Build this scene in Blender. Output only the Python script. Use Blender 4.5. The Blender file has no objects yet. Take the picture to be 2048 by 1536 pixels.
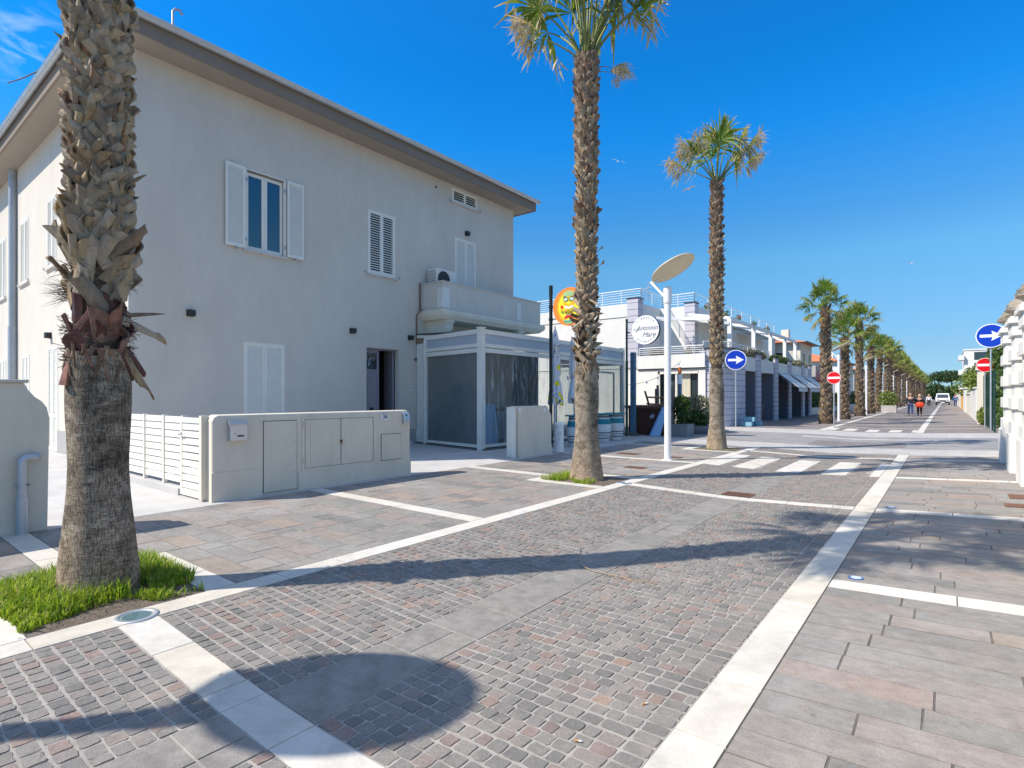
import bpy, math, random
from mathutils import Matrix, Vector
R = math.radians
PI = math.pi
rnd = random.Random(7)
scene = bpy.context.scene
col = scene.collection
U = rnd.uniform

# ------------------------------------------------------------------ materials
def nodes(name):
    m = bpy.data.materials.new(name); m.use_nodes = True
    nt = m.node_tree
    return m, nt, nt.nodes['Principled BSDF']

def N(nt, t, **kw):
    n = nt.nodes.new(t)
    for k, v in kw.items():
        if k in n.inputs.keys() if hasattr(n.inputs, 'keys') else False: n.inputs[k].default_value = v
        else: setattr(n, k, v)
    return n

def ramp(nt, stops, interp='LINEAR'):
    n = nt.nodes.new('ShaderNodeValToRGB'); cr = n.color_ramp; cr.interpolation = interp
    while len(cr.elements) < len(stops): cr.elements.new(0.5)
    for e, (p, c) in zip(cr.elements, stops):
        e.position = p; e.color = (c[0], c[1], c[2], 1)
    return n

def mixc(nt, a, b, fac, mode='MIX'):
    n = nt.nodes.new('ShaderNodeMix'); n.data_type = 'RGBA'; n.blend_type = mode
    for sock, v in ((n.inputs[0], fac), (n.inputs[6], a), (n.inputs[7], b)):
        if hasattr(v, 'links') or isinstance(v, bpy.types.NodeSocket): nt.links.new(v, sock)
        elif isinstance(v, (int, float)): sock.default_value = v
        else: sock.default_value = (v[0], v[1], v[2], 1)
    return n.outputs[2]

def noise(nt, scale, detail=4, rough=0.6, vec=None, stretch=None, dist=0.0):
    n = nt.nodes.new('ShaderNodeTexNoise')
    n.inputs['Scale'].default_value = scale; n.inputs['Detail'].default_value = detail
    n.inputs['Roughness'].default_value = rough; n.inputs['Distortion'].default_value = dist
    if vec is None:
        tc = nt.nodes.new('ShaderNodeTexCoord'); vec = tc.outputs['Object']
    if stretch:
        mp = nt.nodes.new('ShaderNodeMapping'); mp.inputs['Scale'].default_value = stretch
        nt.links.new(vec, mp.inputs[0]); vec = mp.outputs[0]
    nt.links.new(vec, n.inputs['Vector'])
    return n.outputs['Fac']

def bump(nt, bs, h, strength=0.3, dist=0.01):
    b = nt.nodes.new('ShaderNodeBump'); b.inputs['Strength'].default_value = strength
    b.inputs['Distance'].default_value = dist
    nt.links.new(h, b.inputs['Height']); nt.links.new(b.outputs[0], bs.inputs['Normal'])
    return b

MATS = {}
def mat(name, c, rough=0.7, metal=0.0, var=0.12, vscale=3.0, bs=0.15, bscale=60, spec=0.4, stretch=None, c2=None, bd=0.005, coat=0):
    if name in MATS: return MATS[name]
    m, nt, p = nodes(name)
    f = noise(nt, vscale, 5, 0.6, stretch=stretch)
    c2 = c2 or tuple(x*(1-var) for x in c)
    r = ramp(nt, [(0.3, c2), (0.7, c)])
    nt.links.new(f, r.inputs[0]); nt.links.new(r.outputs[0], p.inputs['Base Color'])
    p.inputs['Roughness'].default_value = rough; p.inputs['Metallic'].default_value = metal
    p.inputs['Specular IOR Level'].default_value = spec
    if coat: p.inputs['Coat Weight'].default_value = coat
    if bs: bump(nt, p, noise(nt, bscale, 3), bs, bd)
    MATS[name] = m
    return m

def island_mat(name, stops, rough=0.8, nscale=25, nvar=0.25, bs=0.5, bscale=90, bd=0.004, stretch=None, grain=0.15, interp='LINEAR', blotch=0.25, blc=(0.5, 0.42, 0.36)):
    m, nt, p = nodes(name)
    g = nt.nodes.new('ShaderNodeNewGeometry')
    r = ramp(nt, stops, interp); nt.links.new(g.outputs['Random Per Island'], r.inputs[0])
    nz = noise(nt, nscale, 6, 0.65, stretch=stretch)
    rr = ramp(nt, [(0.3, (1-nvar,)*3), (0.7, (1+nvar*0.6,)*3)]); nt.links.new(nz, rr.inputs[0])
    c = mixc(nt, r.outputs[0], rr.outputs[0], 1.0, 'MULTIPLY')
    if blotch:
        n2 = noise(nt, 3.2, 5, 0.7)
        r2 = ramp(nt, [(0.5, (0, 0, 0)), (0.75, (blotch,)*3)]); nt.links.new(n2, r2.inputs[0])
        c = mixc(nt, c, blc, r2.outputs[0])
    if name in ('travertine', 'slab porphyry', 'slab drain'):      # flattened gum and drips
        vo = nt.nodes.new('ShaderNodeTexVoronoi'); vo.inputs['Scale'].default_value = 3.1; vo.inputs['Randomness'].default_value = 1
        tcv = nt.nodes.new('ShaderNodeTexCoord'); wv_ = nt.nodes.new('ShaderNodeMapping'); wv_.inputs['Scale'].default_value = (1, 1, 0); nt.links.new(tcv.outputs['Object'], wv_.inputs[0]); nt.links.new(wv_.outputs[0], vo.inputs['Vector'])
        rv = ramp(nt, [(0.035, (.55,)*3), (0.055, (0, 0, 0))]); nt.links.new(vo.outputs['Distance'], rv.inputs[0])
        c = mixc(nt, c, (0.13, 0.125, 0.12), rv.outputs[0])
        n5 = noise(nt, 1.1, 7, 0.75, dist=1.0); r5 = ramp(nt, [(0.50, (0, 0, 0)), (0.66, (0.28,)*3)]); nt.links.new(n5, r5.inputs[0])
        c = mixc(nt, c, (0.20, 0.185, 0.165), r5.outputs[0])
    if name == 'slab porphyry':      # pale mineral bloom in drifts
        n4 = noise(nt, 0.55, 6, 0.72, dist=.6); r4 = ramp(nt, [(0.50, (0, 0, 0)), (0.70, (0.55,)*3)]); nt.links.new(n4, r4.inputs[0])
        c = mixc(nt, c, (0.40, 0.385, 0.365), r4.outputs[0])
    if grain:
        n3 = noise(nt, 190, 3, 0.7)
        r3 = ramp(nt, [(0.3, (1-grain,)*3), (0.7, (1+grain,)*3)]); nt.links.new(n3, r3.inputs[0])
        c = mixc(nt, c, r3.outputs[0], 1.0, 'MULTIPLY')
    nt.links.new(c, p.inputs['Base Color']); p.inputs['Roughness'].default_value = rough
    p.inputs['Specular IOR Level'].default_value = 0.3
    bump(nt, p, noise(nt, bscale, 5, 0.7), bs, bd)
    MATS[name] = m
    return m

# stone palette (linear base colours)
cobble = island_mat('cobble porphyry', [(0.0, (0.165, 0.156, 0.143)), (0.3, (0.205, 0.192, 0.174)), (0.6, (0.235, 0.217, 0.194)), (0.80, (0.235, 0.205, 0.183)), (0.90, (0.265, 0.200, 0.169)), (0.96, (0.200, 0.159, 0.145)), (1.0, (0.300, 0.210, 0.162))], nscale=60, nvar=0.2, bs=0.7, bscale=95, bd=0.004, blotch=0.25, grain=0.2)
slab = island_mat('slab porphyry', [(0.0, (0.185, 0.175, 0.162)), (0.2, (0.235, 0.222, 0.201)), (0.45, (0.265, 0.248, 0.222)), (0.62, (0.290, 0.250, 0.220)), (0.75, (0.245, 0.230, 0.207)), (0.86, (0.300, 0.237, 0.205)), (0.94, (0.360, 0.281, 0.207)), (1.0, (0.210, 0.194, 0.177))], nscale=14, nvar=0.24, bs=0.8, bscale=60, bd=0.005, stretch=(0.75, 1.3, 1), blotch=0.35, blc=(0.36, 0.29, 0.24), grain=0.22)
drainslab = island_mat('slab drain', [(0.0, (0.215, 0.202, 0.182)), (0.5, (0.260, 0.243, 0.215)), (1.0, (0.240, 0.219, 0.199))], nscale=9, nvar=0.28, bs=0.9, bscale=45, blotch=0.45, blc=(0.36, 0.32, 0.28), grain=0.25)
trav = island_mat('travertine', [(0.0, (0.57, 0.52, 0.43)), (0.5, (0.60, 0.57, 0.51)), (1.0, (0.58, 0.54, 0.47))], nscale=5, nvar=0.12, bs=0.4, bscale=70, grain=0.08, blotch=0.5, blc=(0.46, 0.42, 0.36))
mortar = mat('mortar sand', (0.40, 0.372, 0.335), 0.95, var=0.35, vscale=9, bs=0.6, bscale=200)
joint = mat('slab joint', (0.17, 0.152, 0.135), 0.95, var=0.5, vscale=5, bs=0.3, bscale=100)

def brick_ground(name, c1, c2, mo, bw, rh, ms=0.008, rot=0):
    m, nt, p = nodes(name)
    tc = nt.nodes.new('ShaderNodeTexCoord'); b = nt.nodes.new('ShaderNodeTexBrick')
    mp = nt.nodes.new('ShaderNodeMapping'); mp.inputs['Rotation'].default_value = (0, 0, rot)
    nt.links.new(tc.outputs['Object'], mp.inputs[0]); nt.links.new(mp.outputs[0], b.inputs['Vector'])
    b.inputs['Color1'].default_value = (*c1, 1); b.inputs['Color2'].default_value = (*c2, 1); b.inputs['Mortar'].default_value = (*mo, 1)
    b.inputs['Scale'].default_value = 1; b.inputs['Mortar Size'].default_value = ms
    b.inputs['Brick Width'].default_value = bw; b.inputs['Row Height'].default_value = rh
    nz = noise(nt, 2.5, 6, 0.7)
    rr = ramp(nt, [(0.3, (0.82,)*3), (0.7, (1.12,)*3)]); nt.links.new(nz, rr.inputs[0])
    nt.links.new(mixc(nt, b.outputs['Color'], rr.outputs[0], 1.0, 'MULTIPLY'), p.inputs['Base Color'])
    p.inputs['Roughness'].default_value = 0.85; p.inputs['Specular IOR Level'].default_value = 0.3
    bump(nt, p, noise(nt, 40, 3), 0.4, 0.006)
    MATS[name] = m
    return m
farcob = brick_ground('cobble far', (0.15, 0.135, 0.13), (0.22, 0.185, 0.17), (0.27, 0.245, 0.22), 0.11, 0.10, 0.006)
farslab = brick_ground('slab far', (0.20, 0.178, 0.167), (0.26, 0.22, 0.20), (0.14, 0.125, 0.115), 0.6, 0.23, 0.005)
lightstone = brick_ground('granite pale', (0.40, 0.38, 0.35), (0.46, 0.435, 0.40), (0.25, 0.235, 0.22), 0.8, 0.4, 0.006)
asphalt = mat('side street pale', (0.30, 0.285, 0.27), 0.9, var=0.3, vscale=1.2, bs=0.4, bscale=150)
concrete = mat('courtyard concrete', (0.52, 0.50, 0.475), 0.9, var=0.22, vscale=1.6, bs=0.3, bscale=120)
soil = mat('soil', (0.20, 0.155, 0.115), 0.95, var=0.5, vscale=14, bs=0.9, bscale=60, bd=0.02)
earth = mat('ground earth', (0.26, 0.23, 0.19), 0.95, var=0.3, vscale=0.3)

def plaster(name, c, stain=0.10, sc=0.9):
    m, nt, p = nodes(name)
    a = noise(nt, sc, 6, 0.65, stretch=(1, 1, 0.45))
    r = ramp(nt, [(0.3, tuple(x*(1-stain) for x in c)), (0.62, c)]); nt.links.new(a, r.inputs[0])
    b = noise(nt, 6, 5, 0.7, stretch=(1, 1, 0.25)); r2 = ramp(nt, [(0.35, (0.965,)*3), (0.7, (1.015,)*3)]); nt.links.new(b, r2.inputs[0])
    nt.links.new(mixc(nt, r.outputs[0], r2.outputs[0], 1.0, 'MULTIPLY'), p.inputs['Base Color'])
    p.inputs['Roughness'].default_value = 0.92; p.inputs['Specular IOR Level'].default_value = 0.15
    h = noise(nt, 130, 4, 0.7); bm = bump(nt, p, h, 0.2, 0.003)
    h2 = noise(nt, 5, 3, 0.5); b2 = nt.nodes.new('ShaderNodeBump'); b2.inputs['Strength'].default_value = 0.12; b2.inputs['Distance'].default_value = 0.02
    nt.links.new(h2, b2.inputs['Height']); nt.links.new(b2.outputs[0], bm.inputs['Normal'])
    MATS[name] = m
    return m
pl_house = plaster('plaster greige', (0.645, 0.59, 0.505))
pl_plinth = plaster('plaster plinth grey', (0.40, 0.385, 0.365))
pl_white = plaster('plaster white', (0.74, 0.72, 0.665), 0.08)
pl_wall = plaster('plaster garden wall', (0.74, 0.665, 0.53), 0.12, 1.6)
pl_cream = plaster('plaster cream', (0.74, 0.69, 0.58))
pl_taupe = plaster('plaster taupe eave', (0.26, 0.215, 0.175), 0.12)
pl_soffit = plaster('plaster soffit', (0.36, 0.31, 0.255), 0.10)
pl_grey = plaster('plaster grey house', (0.45, 0.44, 0.42))
pl_orange = plaster('plaster orange', (0.75, 0.42, 0.13))
shut = mat('shutter cream paint', (0.80, 0.765, 0.675), 0.45, var=0.06, vscale=4, bs=0.05)
whitep = mat('white paint', (0.80, 0.79, 0.76), 0.4, var=0.06, vscale=2, bs=0.04)
whitepvc = mat('white aluminium', (0.78, 0.74, 0.65), 0.4, var=0.10, vscale=5, bs=0.04)
creampaint = mat('gate cream paint', (0.78, 0.74, 0.64), 0.4, var=0.07, vscale=5, bs=0.04)
zinc = mat('galvanised steel', (0.52, 0.55, 0.57), 0.42, 0.55, var=0.12, vscale=4, bs=0.0)
zincmatte = mat('downpipe grey', (0.42, 0.44, 0.46), 0.5, 0.3, var=0.15)
copper = mat('pipe brown', (0.20, 0.12, 0.085), 0.5, 0.3)
darkmetal = mat('dark metal', (0.022, 0.03, 0.03), 0.4, 0.3, var=0.3, vscale=12)
greenmetal = mat('green metal', (0.015, 0.055, 0.045), 0.4, 0.1)
blackpl = mat('black plastic', (0.03, 0.03, 0.032), 0.5)
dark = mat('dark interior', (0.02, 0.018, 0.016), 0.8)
silver = mat('silver paint', (0.55, 0.56, 0.58), 0.3, 0.7, var=0.08)
bluegrey = mat('panel blue grey', (0.42, 0.455, 0.50), 0.3, var=0.1, vscale=2, bs=0.02)
doorp = mat('door mauve grey paint', (0.27, 0.25, 0.28), 0.5, var=0.08)
rust = mat('rusty iron', (0.26, 0.13, 0.08), 0.85, 0.2, var=0.4, vscale=25, bs=0.5)
redroof = mat('terracotta roof', (0.60, 0.19, 0.08), 0.85, var=0.25, vscale=2, stretch=(6, 1, 1))
brickred = mat('red brick', (0.42, 0.13, 0.08), 0.85, var=0.2)
ceramic = mat('marble cap', (0.62, 0.56, 0.49), 0.5, var=0.1)
wood = mat('dark wood', (0.12, 0.05, 0.03), 0.65, var=0.45, vscale=6, stretch=(1, 1, 6), bs=0.4)
woodl = mat('orange wood', (0.45, 0.19, 0.07), 0.6, var=0.3, vscale=8)
woodg = mat('grey post wood', (0.17, 0.15, 0.13), 0.85, var=0.3, vscale=8)
bluep = mat('blue board paint', (0.30, 0.50, 0.72), 0.5, var=0.12, vscale=6)
blued = mat('blue post paint', (0.06, 0.22, 0.38), 0.5, var=0.5, vscale=9, c2=(0.10, 0.12, 0.10))
tealp = mat('teal paint', (0.015, 0.23, 0.27), 0.45, var=0.12)
barrelw = mat('barrel white paint', (0.74, 0.73, 0.69), 0.5, var=0.1, vscale=8)
hoop = mat('barrel hoop', (0.07, 0.08, 0.09), 0.5, 0.6)
clothw = mat('parasol grey white cloth', (0.66, 0.68, 0.71), 0.85, var=0.08, vscale=12)
signblue = mat('sign blue', (0.004, 0.04, 0.42), 0.35, var=0.03)
signred = mat('sign red', (0.68, 0.006, 0.01), 0.35, var=0.03)
signwhite = mat('sign white', (0.82, 0.82, 0.82), 0.35, var=0.02)
ink = mat('ink dark', (0.05, 0.055, 0.06), 0.6)
letterm = mat('lettering silver black', (0.22, 0.25, 0.27), 0.5)
roughstone = mat('weathered stone', (0.45, 0.39, 0.30), 0.9, var=0.45, vscale=9, bs=0.9, bscale=25, bd=0.03)
boulder = mat('grey boulder', (0.17, 0.165, 0.165), 0.9, var=0.3, vscale=3, bs=0.5, bscale=20)
planterm = mat('planter grey', (0.27, 0.27, 0.27), 0.85, var=0.2)
louvre = plaster('grey cladding', (0.55, 0.53, 0.575), 0.12, 2.0)
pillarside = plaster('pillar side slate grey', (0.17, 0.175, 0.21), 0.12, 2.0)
groove = mat('cladding groove', (0.05, 0.05, 0.06), 0.9)
awnm = mat('awning cloth', (0.62, 0.63, 0.62), 0.8, var=0.08)
curtain = mat('curtain', (0.66, 0.60, 0.47), 0.85, var=0.15, vscale=3, stretch=(14, 14, 0.3))
denim = mat('denim', (0.03, 0.06, 0.17), 0.85); navy = mat('navy cloth', (0.015, 0.022, 0.03), 0.8)
skin = mat('skin', (0.55, 0.30, 0.21), 0.5); hairb = mat('hair blond', (0.50, 0.36, 0.20), 0.6); hairg = mat('hair grey', (0.35, 0.22, 0.16), 0.6)
orangebag = mat('orange red cloth', (0.85, 0.06, 0.015), 0.6); blackc = mat('black cloth', (0.012, 0.012, 0.013), 0.85)
carw = mat('car white paint', (0.78, 0.79, 0.80), 0.25, var=0.03, bs=0, coat=0.5); tyre = mat('tyre rubber', (0.015, 0.015, 0.015), 0.85)
bluecl = mat('blue cloth', (0.02, 0.11, 0.28), 0.8); bird = mat('gull feathers', (0.75, 0.76, 0.78), 0.7)

def glassm(name, c, rough=0.03, spec=1.0):
    m, nt, p = nodes(name)
    p.inputs['Base Color'].default_value = (*c, 1); p.inputs['Roughness'].default_value = rough
    p.inputs['Specular IOR Level'].default_value = spec; p.inputs['IOR'].default_value = 1.75
    bump(nt, p, noise(nt, 1.1, 2), 0.04, 0.02)
    MATS[name] = m; return m
glass = glassm('window glass', (0.006, 0.009, 0.013))
glassfar = glassm('window glass far', (0.03, 0.045, 0.05), 0.15, 0.5)

def sheetm(name, tr, colr, rough, wav, dirt=0.25, bd=0.05):
    m, nt, p = nodes(name)
    out = nt.nodes['Material Output']
    p.inputs['Base Color'].default_value = (*colr, 1); p.inputs['Roughness'].default_value = rough
    p.inputs['Specular IOR Level'].default_value = 0.9
    t = nt.nodes.new('ShaderNodeBsdfTransparent'); t.inputs[0].default_value = (0.78, 0.82, 0.82, 1)
    mx = nt.nodes.new('ShaderNodeMixShader')
    d = noise(nt, 2.4, 5, 0.7, stretch=(1, 1, 0.5)); r = ramp(nt, [(0.35, (tr,)*3), (0.75, (max(0, tr-dirt),)*3)])
    nt.links.new(d, r.inputs[0]); nt.links.new(r.outputs[0], mx.inputs[0])
    nt.links.new(p.outputs[0], mx.inputs[1]); nt.links.new(t.outputs[0], mx.inputs[2]); nt.links.new(mx.outputs[0], out.inputs[0])
    if wav: bump(nt, p, noise(nt, wav, 3, 0.6, dist=1.2), 0.9, bd)
    MATS[name] = m; return m
plastic = sheetm('crumpled clear plastic', 0.80, (0.50, 0.53, 0.54), 0.10, 1.8)
_nt = plastic.node_tree; _tc = _nt.nodes.new('ShaderNodeTexCoord'); _mp = _nt.nodes.new('ShaderNodeMapping'); _mp.inputs['Rotation'].default_value = (R(38), 0, 0); _mp.inputs['Scale'].default_value = (1, 5.5, .55)
_nt.links.new(_tc.outputs['Object'], _mp.inputs[0]); _n = noise(_nt, 1.5, 5, .72, vec=_mp.outputs[0], dist=.9); _r = ramp(_nt, [(0.50, (.86,)*3), (0.60, (.62,)*3), (0.66, (.18,)*3), (0.70, (.75,)*3)]); _nt.links.new(_n, _r.inputs[0])
_nt.links.new(_r.outputs[0], [n for n in _nt.nodes if n.type == 'MIX_SHADER'][0].inputs[0])
milky = sheetm('milky plastic', 0.34, (0.17, 0.19, 0.19), 0.3, 0.7, 0.15)
clearg = sheetm('clear glass', 0.84, (0.28, 0.33, 0.33), 0.05, 0, 0.15)

def barkm():
    m, nt, p = nodes('palm lower bark')
    tc = nt.nodes.new('ShaderNodeTexCoord')
    vs = noise(nt, 46, 5, 0.75, stretch=(2.8, 2.8, 0.28)); hs = noise(nt, 44, 5, 0.75, stretch=(0.25, 0.25, 3.2), dist=0.15)
    a = ramp(nt, [(0.38, (0.35,)*3), (0.48, (1,)*3)]); nt.links.new(vs, a.inputs[0])
    b = ramp(nt, [(0.34, (0.5,)*3), (0.47, (1,)*3)]); nt.links.new(hs, b.inputs[0])
    cr = mixc(nt, a.outputs[0], b.outputs[0], 1.0, 'MULTIPLY')
    big = noise(nt, 2.6, 7, 0.72, stretch=(1, 1, 1.7), dist=.4)
    c = ramp(nt, [(0.34, (0.10, 0.083, 0.062)), (0.44, (0.25, 0.205, 0.15)), (0.54, (0.40, 0.33, 0.245)), (0.70, (0.52, 0.43, 0.32))]); nt.links.new(big, c.inputs[0])
    sep = nt.nodes.new('ShaderNodeSeparateXYZ'); nt.links.new(tc.outputs['Object'], sep.inputs[0])
    zr = ramp(nt, [(0.0, (.85, .85, .85)), (0.6, (0, 0, 0))]); nt.links.new(sep.outputs[2], zr.inputs[0])
    base = mixc(nt, c.outputs[0], (0.56, 0.41, 0.275), zr.outputs[0])
    nz = noise(nt, 6, 4, 0.7); dz = ramp(nt, [(0.35, (0.55,)*3), (0.6, (1.1,)*3)]); nt.links.new(nz, dz.inputs[0])
    base = mixc(nt, base, dz.outputs[0], 0.8, 'MULTIPLY')
    fin = mixc(nt, (0.07, 0.055, 0.04), base, cr)
    nt.links.new(fin, p.inputs['Base Color']); p.inputs['Roughness'].default_value = 0.95
    p.inputs['Specular IOR Level'].default_value = 0.1
    bump(nt, p, cr, 0.9, 0.012)
    MATS['palm lower bark'] = m; return m
bark = barkm()
core = mat('palm fibre core', (0.10, 0.07, 0.048), 0.95, var=0.5, vscale=20, bs=0.8, bscale=50, bd=0.02)
bootm = island_mat('palm leaf boots', [(0, (0.188, 0.142, 0.095)), (0.3, (0.302, 0.234, 0.156)), (0.6, (0.416, 0.329, 0.228)), (0.85, (0.375, 0.274, 0.144)), (1, (0.249, 0.151, 0.084))], rough=0.75, nscale=22, nvar=0.35, bs=0.6, bscale=60, stretch=(1, 1, 0.35), grain=0.1, blotch=0.35, blc=(0.12, 0.09, 0.065))
bootb = island_mat('palm leaf boots brown', [(0, (0.138, 0.094, 0.063)), (0.4, (0.230, 0.160, 0.105)), (0.75, (0.322, 0.231, 0.158)), (1, (0.253, 0.121, 0.063))], rough=0.8, nscale=22, nvar=0.35, bs=0.5, stretch=(1, 1, 0.35), blotch=0.3, blc=(0.09, 0.06, 0.04))
sheath = island_mat('palm sheath red brown', [(0, (0.08, 0.03, 0.022)), (0.4, (0.15, 0.05, 0.035)), (0.7, (0.27, 0.10, 0.055)), (1, (0.22, 0.13, 0.10))], rough=0.45, nscale=12, nvar=0.5, bs=0.4, blotch=0.3, blc=(0.04, 0.03, 0.03))
fibre = mat('palm fibre strands', (0.16, 0.10, 0.06), 0.9, var=0.4, vscale=10)
petm = mat('palm petiole green', (0.22, 0.24, 0.06), 0.5, var=0.3, vscale=2)

def leafm():
    m, nt, p = nodes('palm fan blade')
    at = nt.nodes.new('ShaderNodeAttribute'); at.attribute_name = 'tip'
    nz = noise(nt, 9, 3)
    add = nt.nodes.new('ShaderNodeMath'); add.operation = 'ADD'; add.inputs[1].default_value = -0.5
    nt.links.new(nz, add.inputs[0])
    mu = nt.nodes.new('ShaderNodeMath'); mu.operation = 'MULTIPLY_ADD'; mu.inputs[1].default_value = 0.5
    nt.links.new(add.outputs[0], mu.inputs[0]); nt.links.new(at.outputs['Fac'], mu.inputs[2])
    r = ramp(nt, [(0.0, (0.15, 0.25, 0.025)), (0.38, (0.25, 0.31, 0.04)), (0.60, (0.38, 0.34, 0.09)), (0.75, (0.48, 0.36, 0.17)), (1.0, (0.62, 0.50, 0.31))])
    nt.links.new(mu.outputs[0], r.inputs[0]); nt.links.new(r.outputs[0], p.inputs['Base Color'])
    p.inputs['Roughness'].default_value = 0.5
    out = nt.nodes['Material Output']; tr = nt.nodes.new('ShaderNodeBsdfTranslucent'); nt.links.new(r.outputs[0], tr.inputs[0])
    mx = nt.nodes.new('ShaderNodeMixShader'); mx.inputs[0].default_value = 0.45
    nt.links.new(p.outputs[0], mx.inputs[1]); nt.links.new(tr.outputs[0], mx.inputs[2]); nt.links.new(mx.outputs[0], out.inputs[0])
    MATS['fan'] = m; return m
fan = leafm()
def foliage(name, a, b, tr=0.3):
    m, nt, p = nodes(name)
    g = nt.nodes.new('ShaderNodeNewGeometry'); r = ramp(nt, [(0, a), (1, b)])
    nt.links.new(g.outputs['Random Per Island'], r.inputs[0]); nt.links.new(r.outputs[0], p.inputs['Base Color'])
    p.inputs['Roughness'].default_value = 0.55
    out = nt.nodes['Material Output']; t = nt.nodes.new('ShaderNodeBsdfTranslucent'); nt.links.new(r.outputs[0], t.inputs[0])
    mx = nt.nodes.new('ShaderNodeMixShader'); mx.inputs[0].default_value = tr
    nt.links.new(p.outputs[0], mx.inputs[1]); nt.links.new(t.outputs[0], mx.inputs[2]); nt.links.new(mx.outputs[0], out.inputs[0])
    MATS[name] = m; return m
grassm = foliage('grass blades', (0.14, 0.27, 0.014), (0.42, 0.52, 0.04), 0.5)
for n_ in grassm.node_tree.nodes:
    if n_.type == 'VALTORGB':
        e_ = n_.color_ramp.elements; e_[1].position = .9; q_ = e_.new(.96); q_.color = (.50, .40, .18, 1)
leafd = foliage('leaf mid green', (0.035, 0.075, 0.015), (0.12, 0.19, 0.035))
leafm2 = foliage('leaf fresh green', (0.07, 0.13, 0.015), (0.21, 0.28, 0.045))
leafy = foliage('leaf bright green', (0.10, 0.17, 0.02), (0.28, 0.32, 0.06))
leafg = foliage('leaf grey green', (0.13, 0.13, 0.07), (0.36, 0.33, 0.20))
leafp = foliage('leaf pine green', (0.02, 0.05, 0.015), (0.07, 0.12, 0.03))
flowr = mat('flower red', (0.65, 0.03, 0.05), 0.6)

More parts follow.
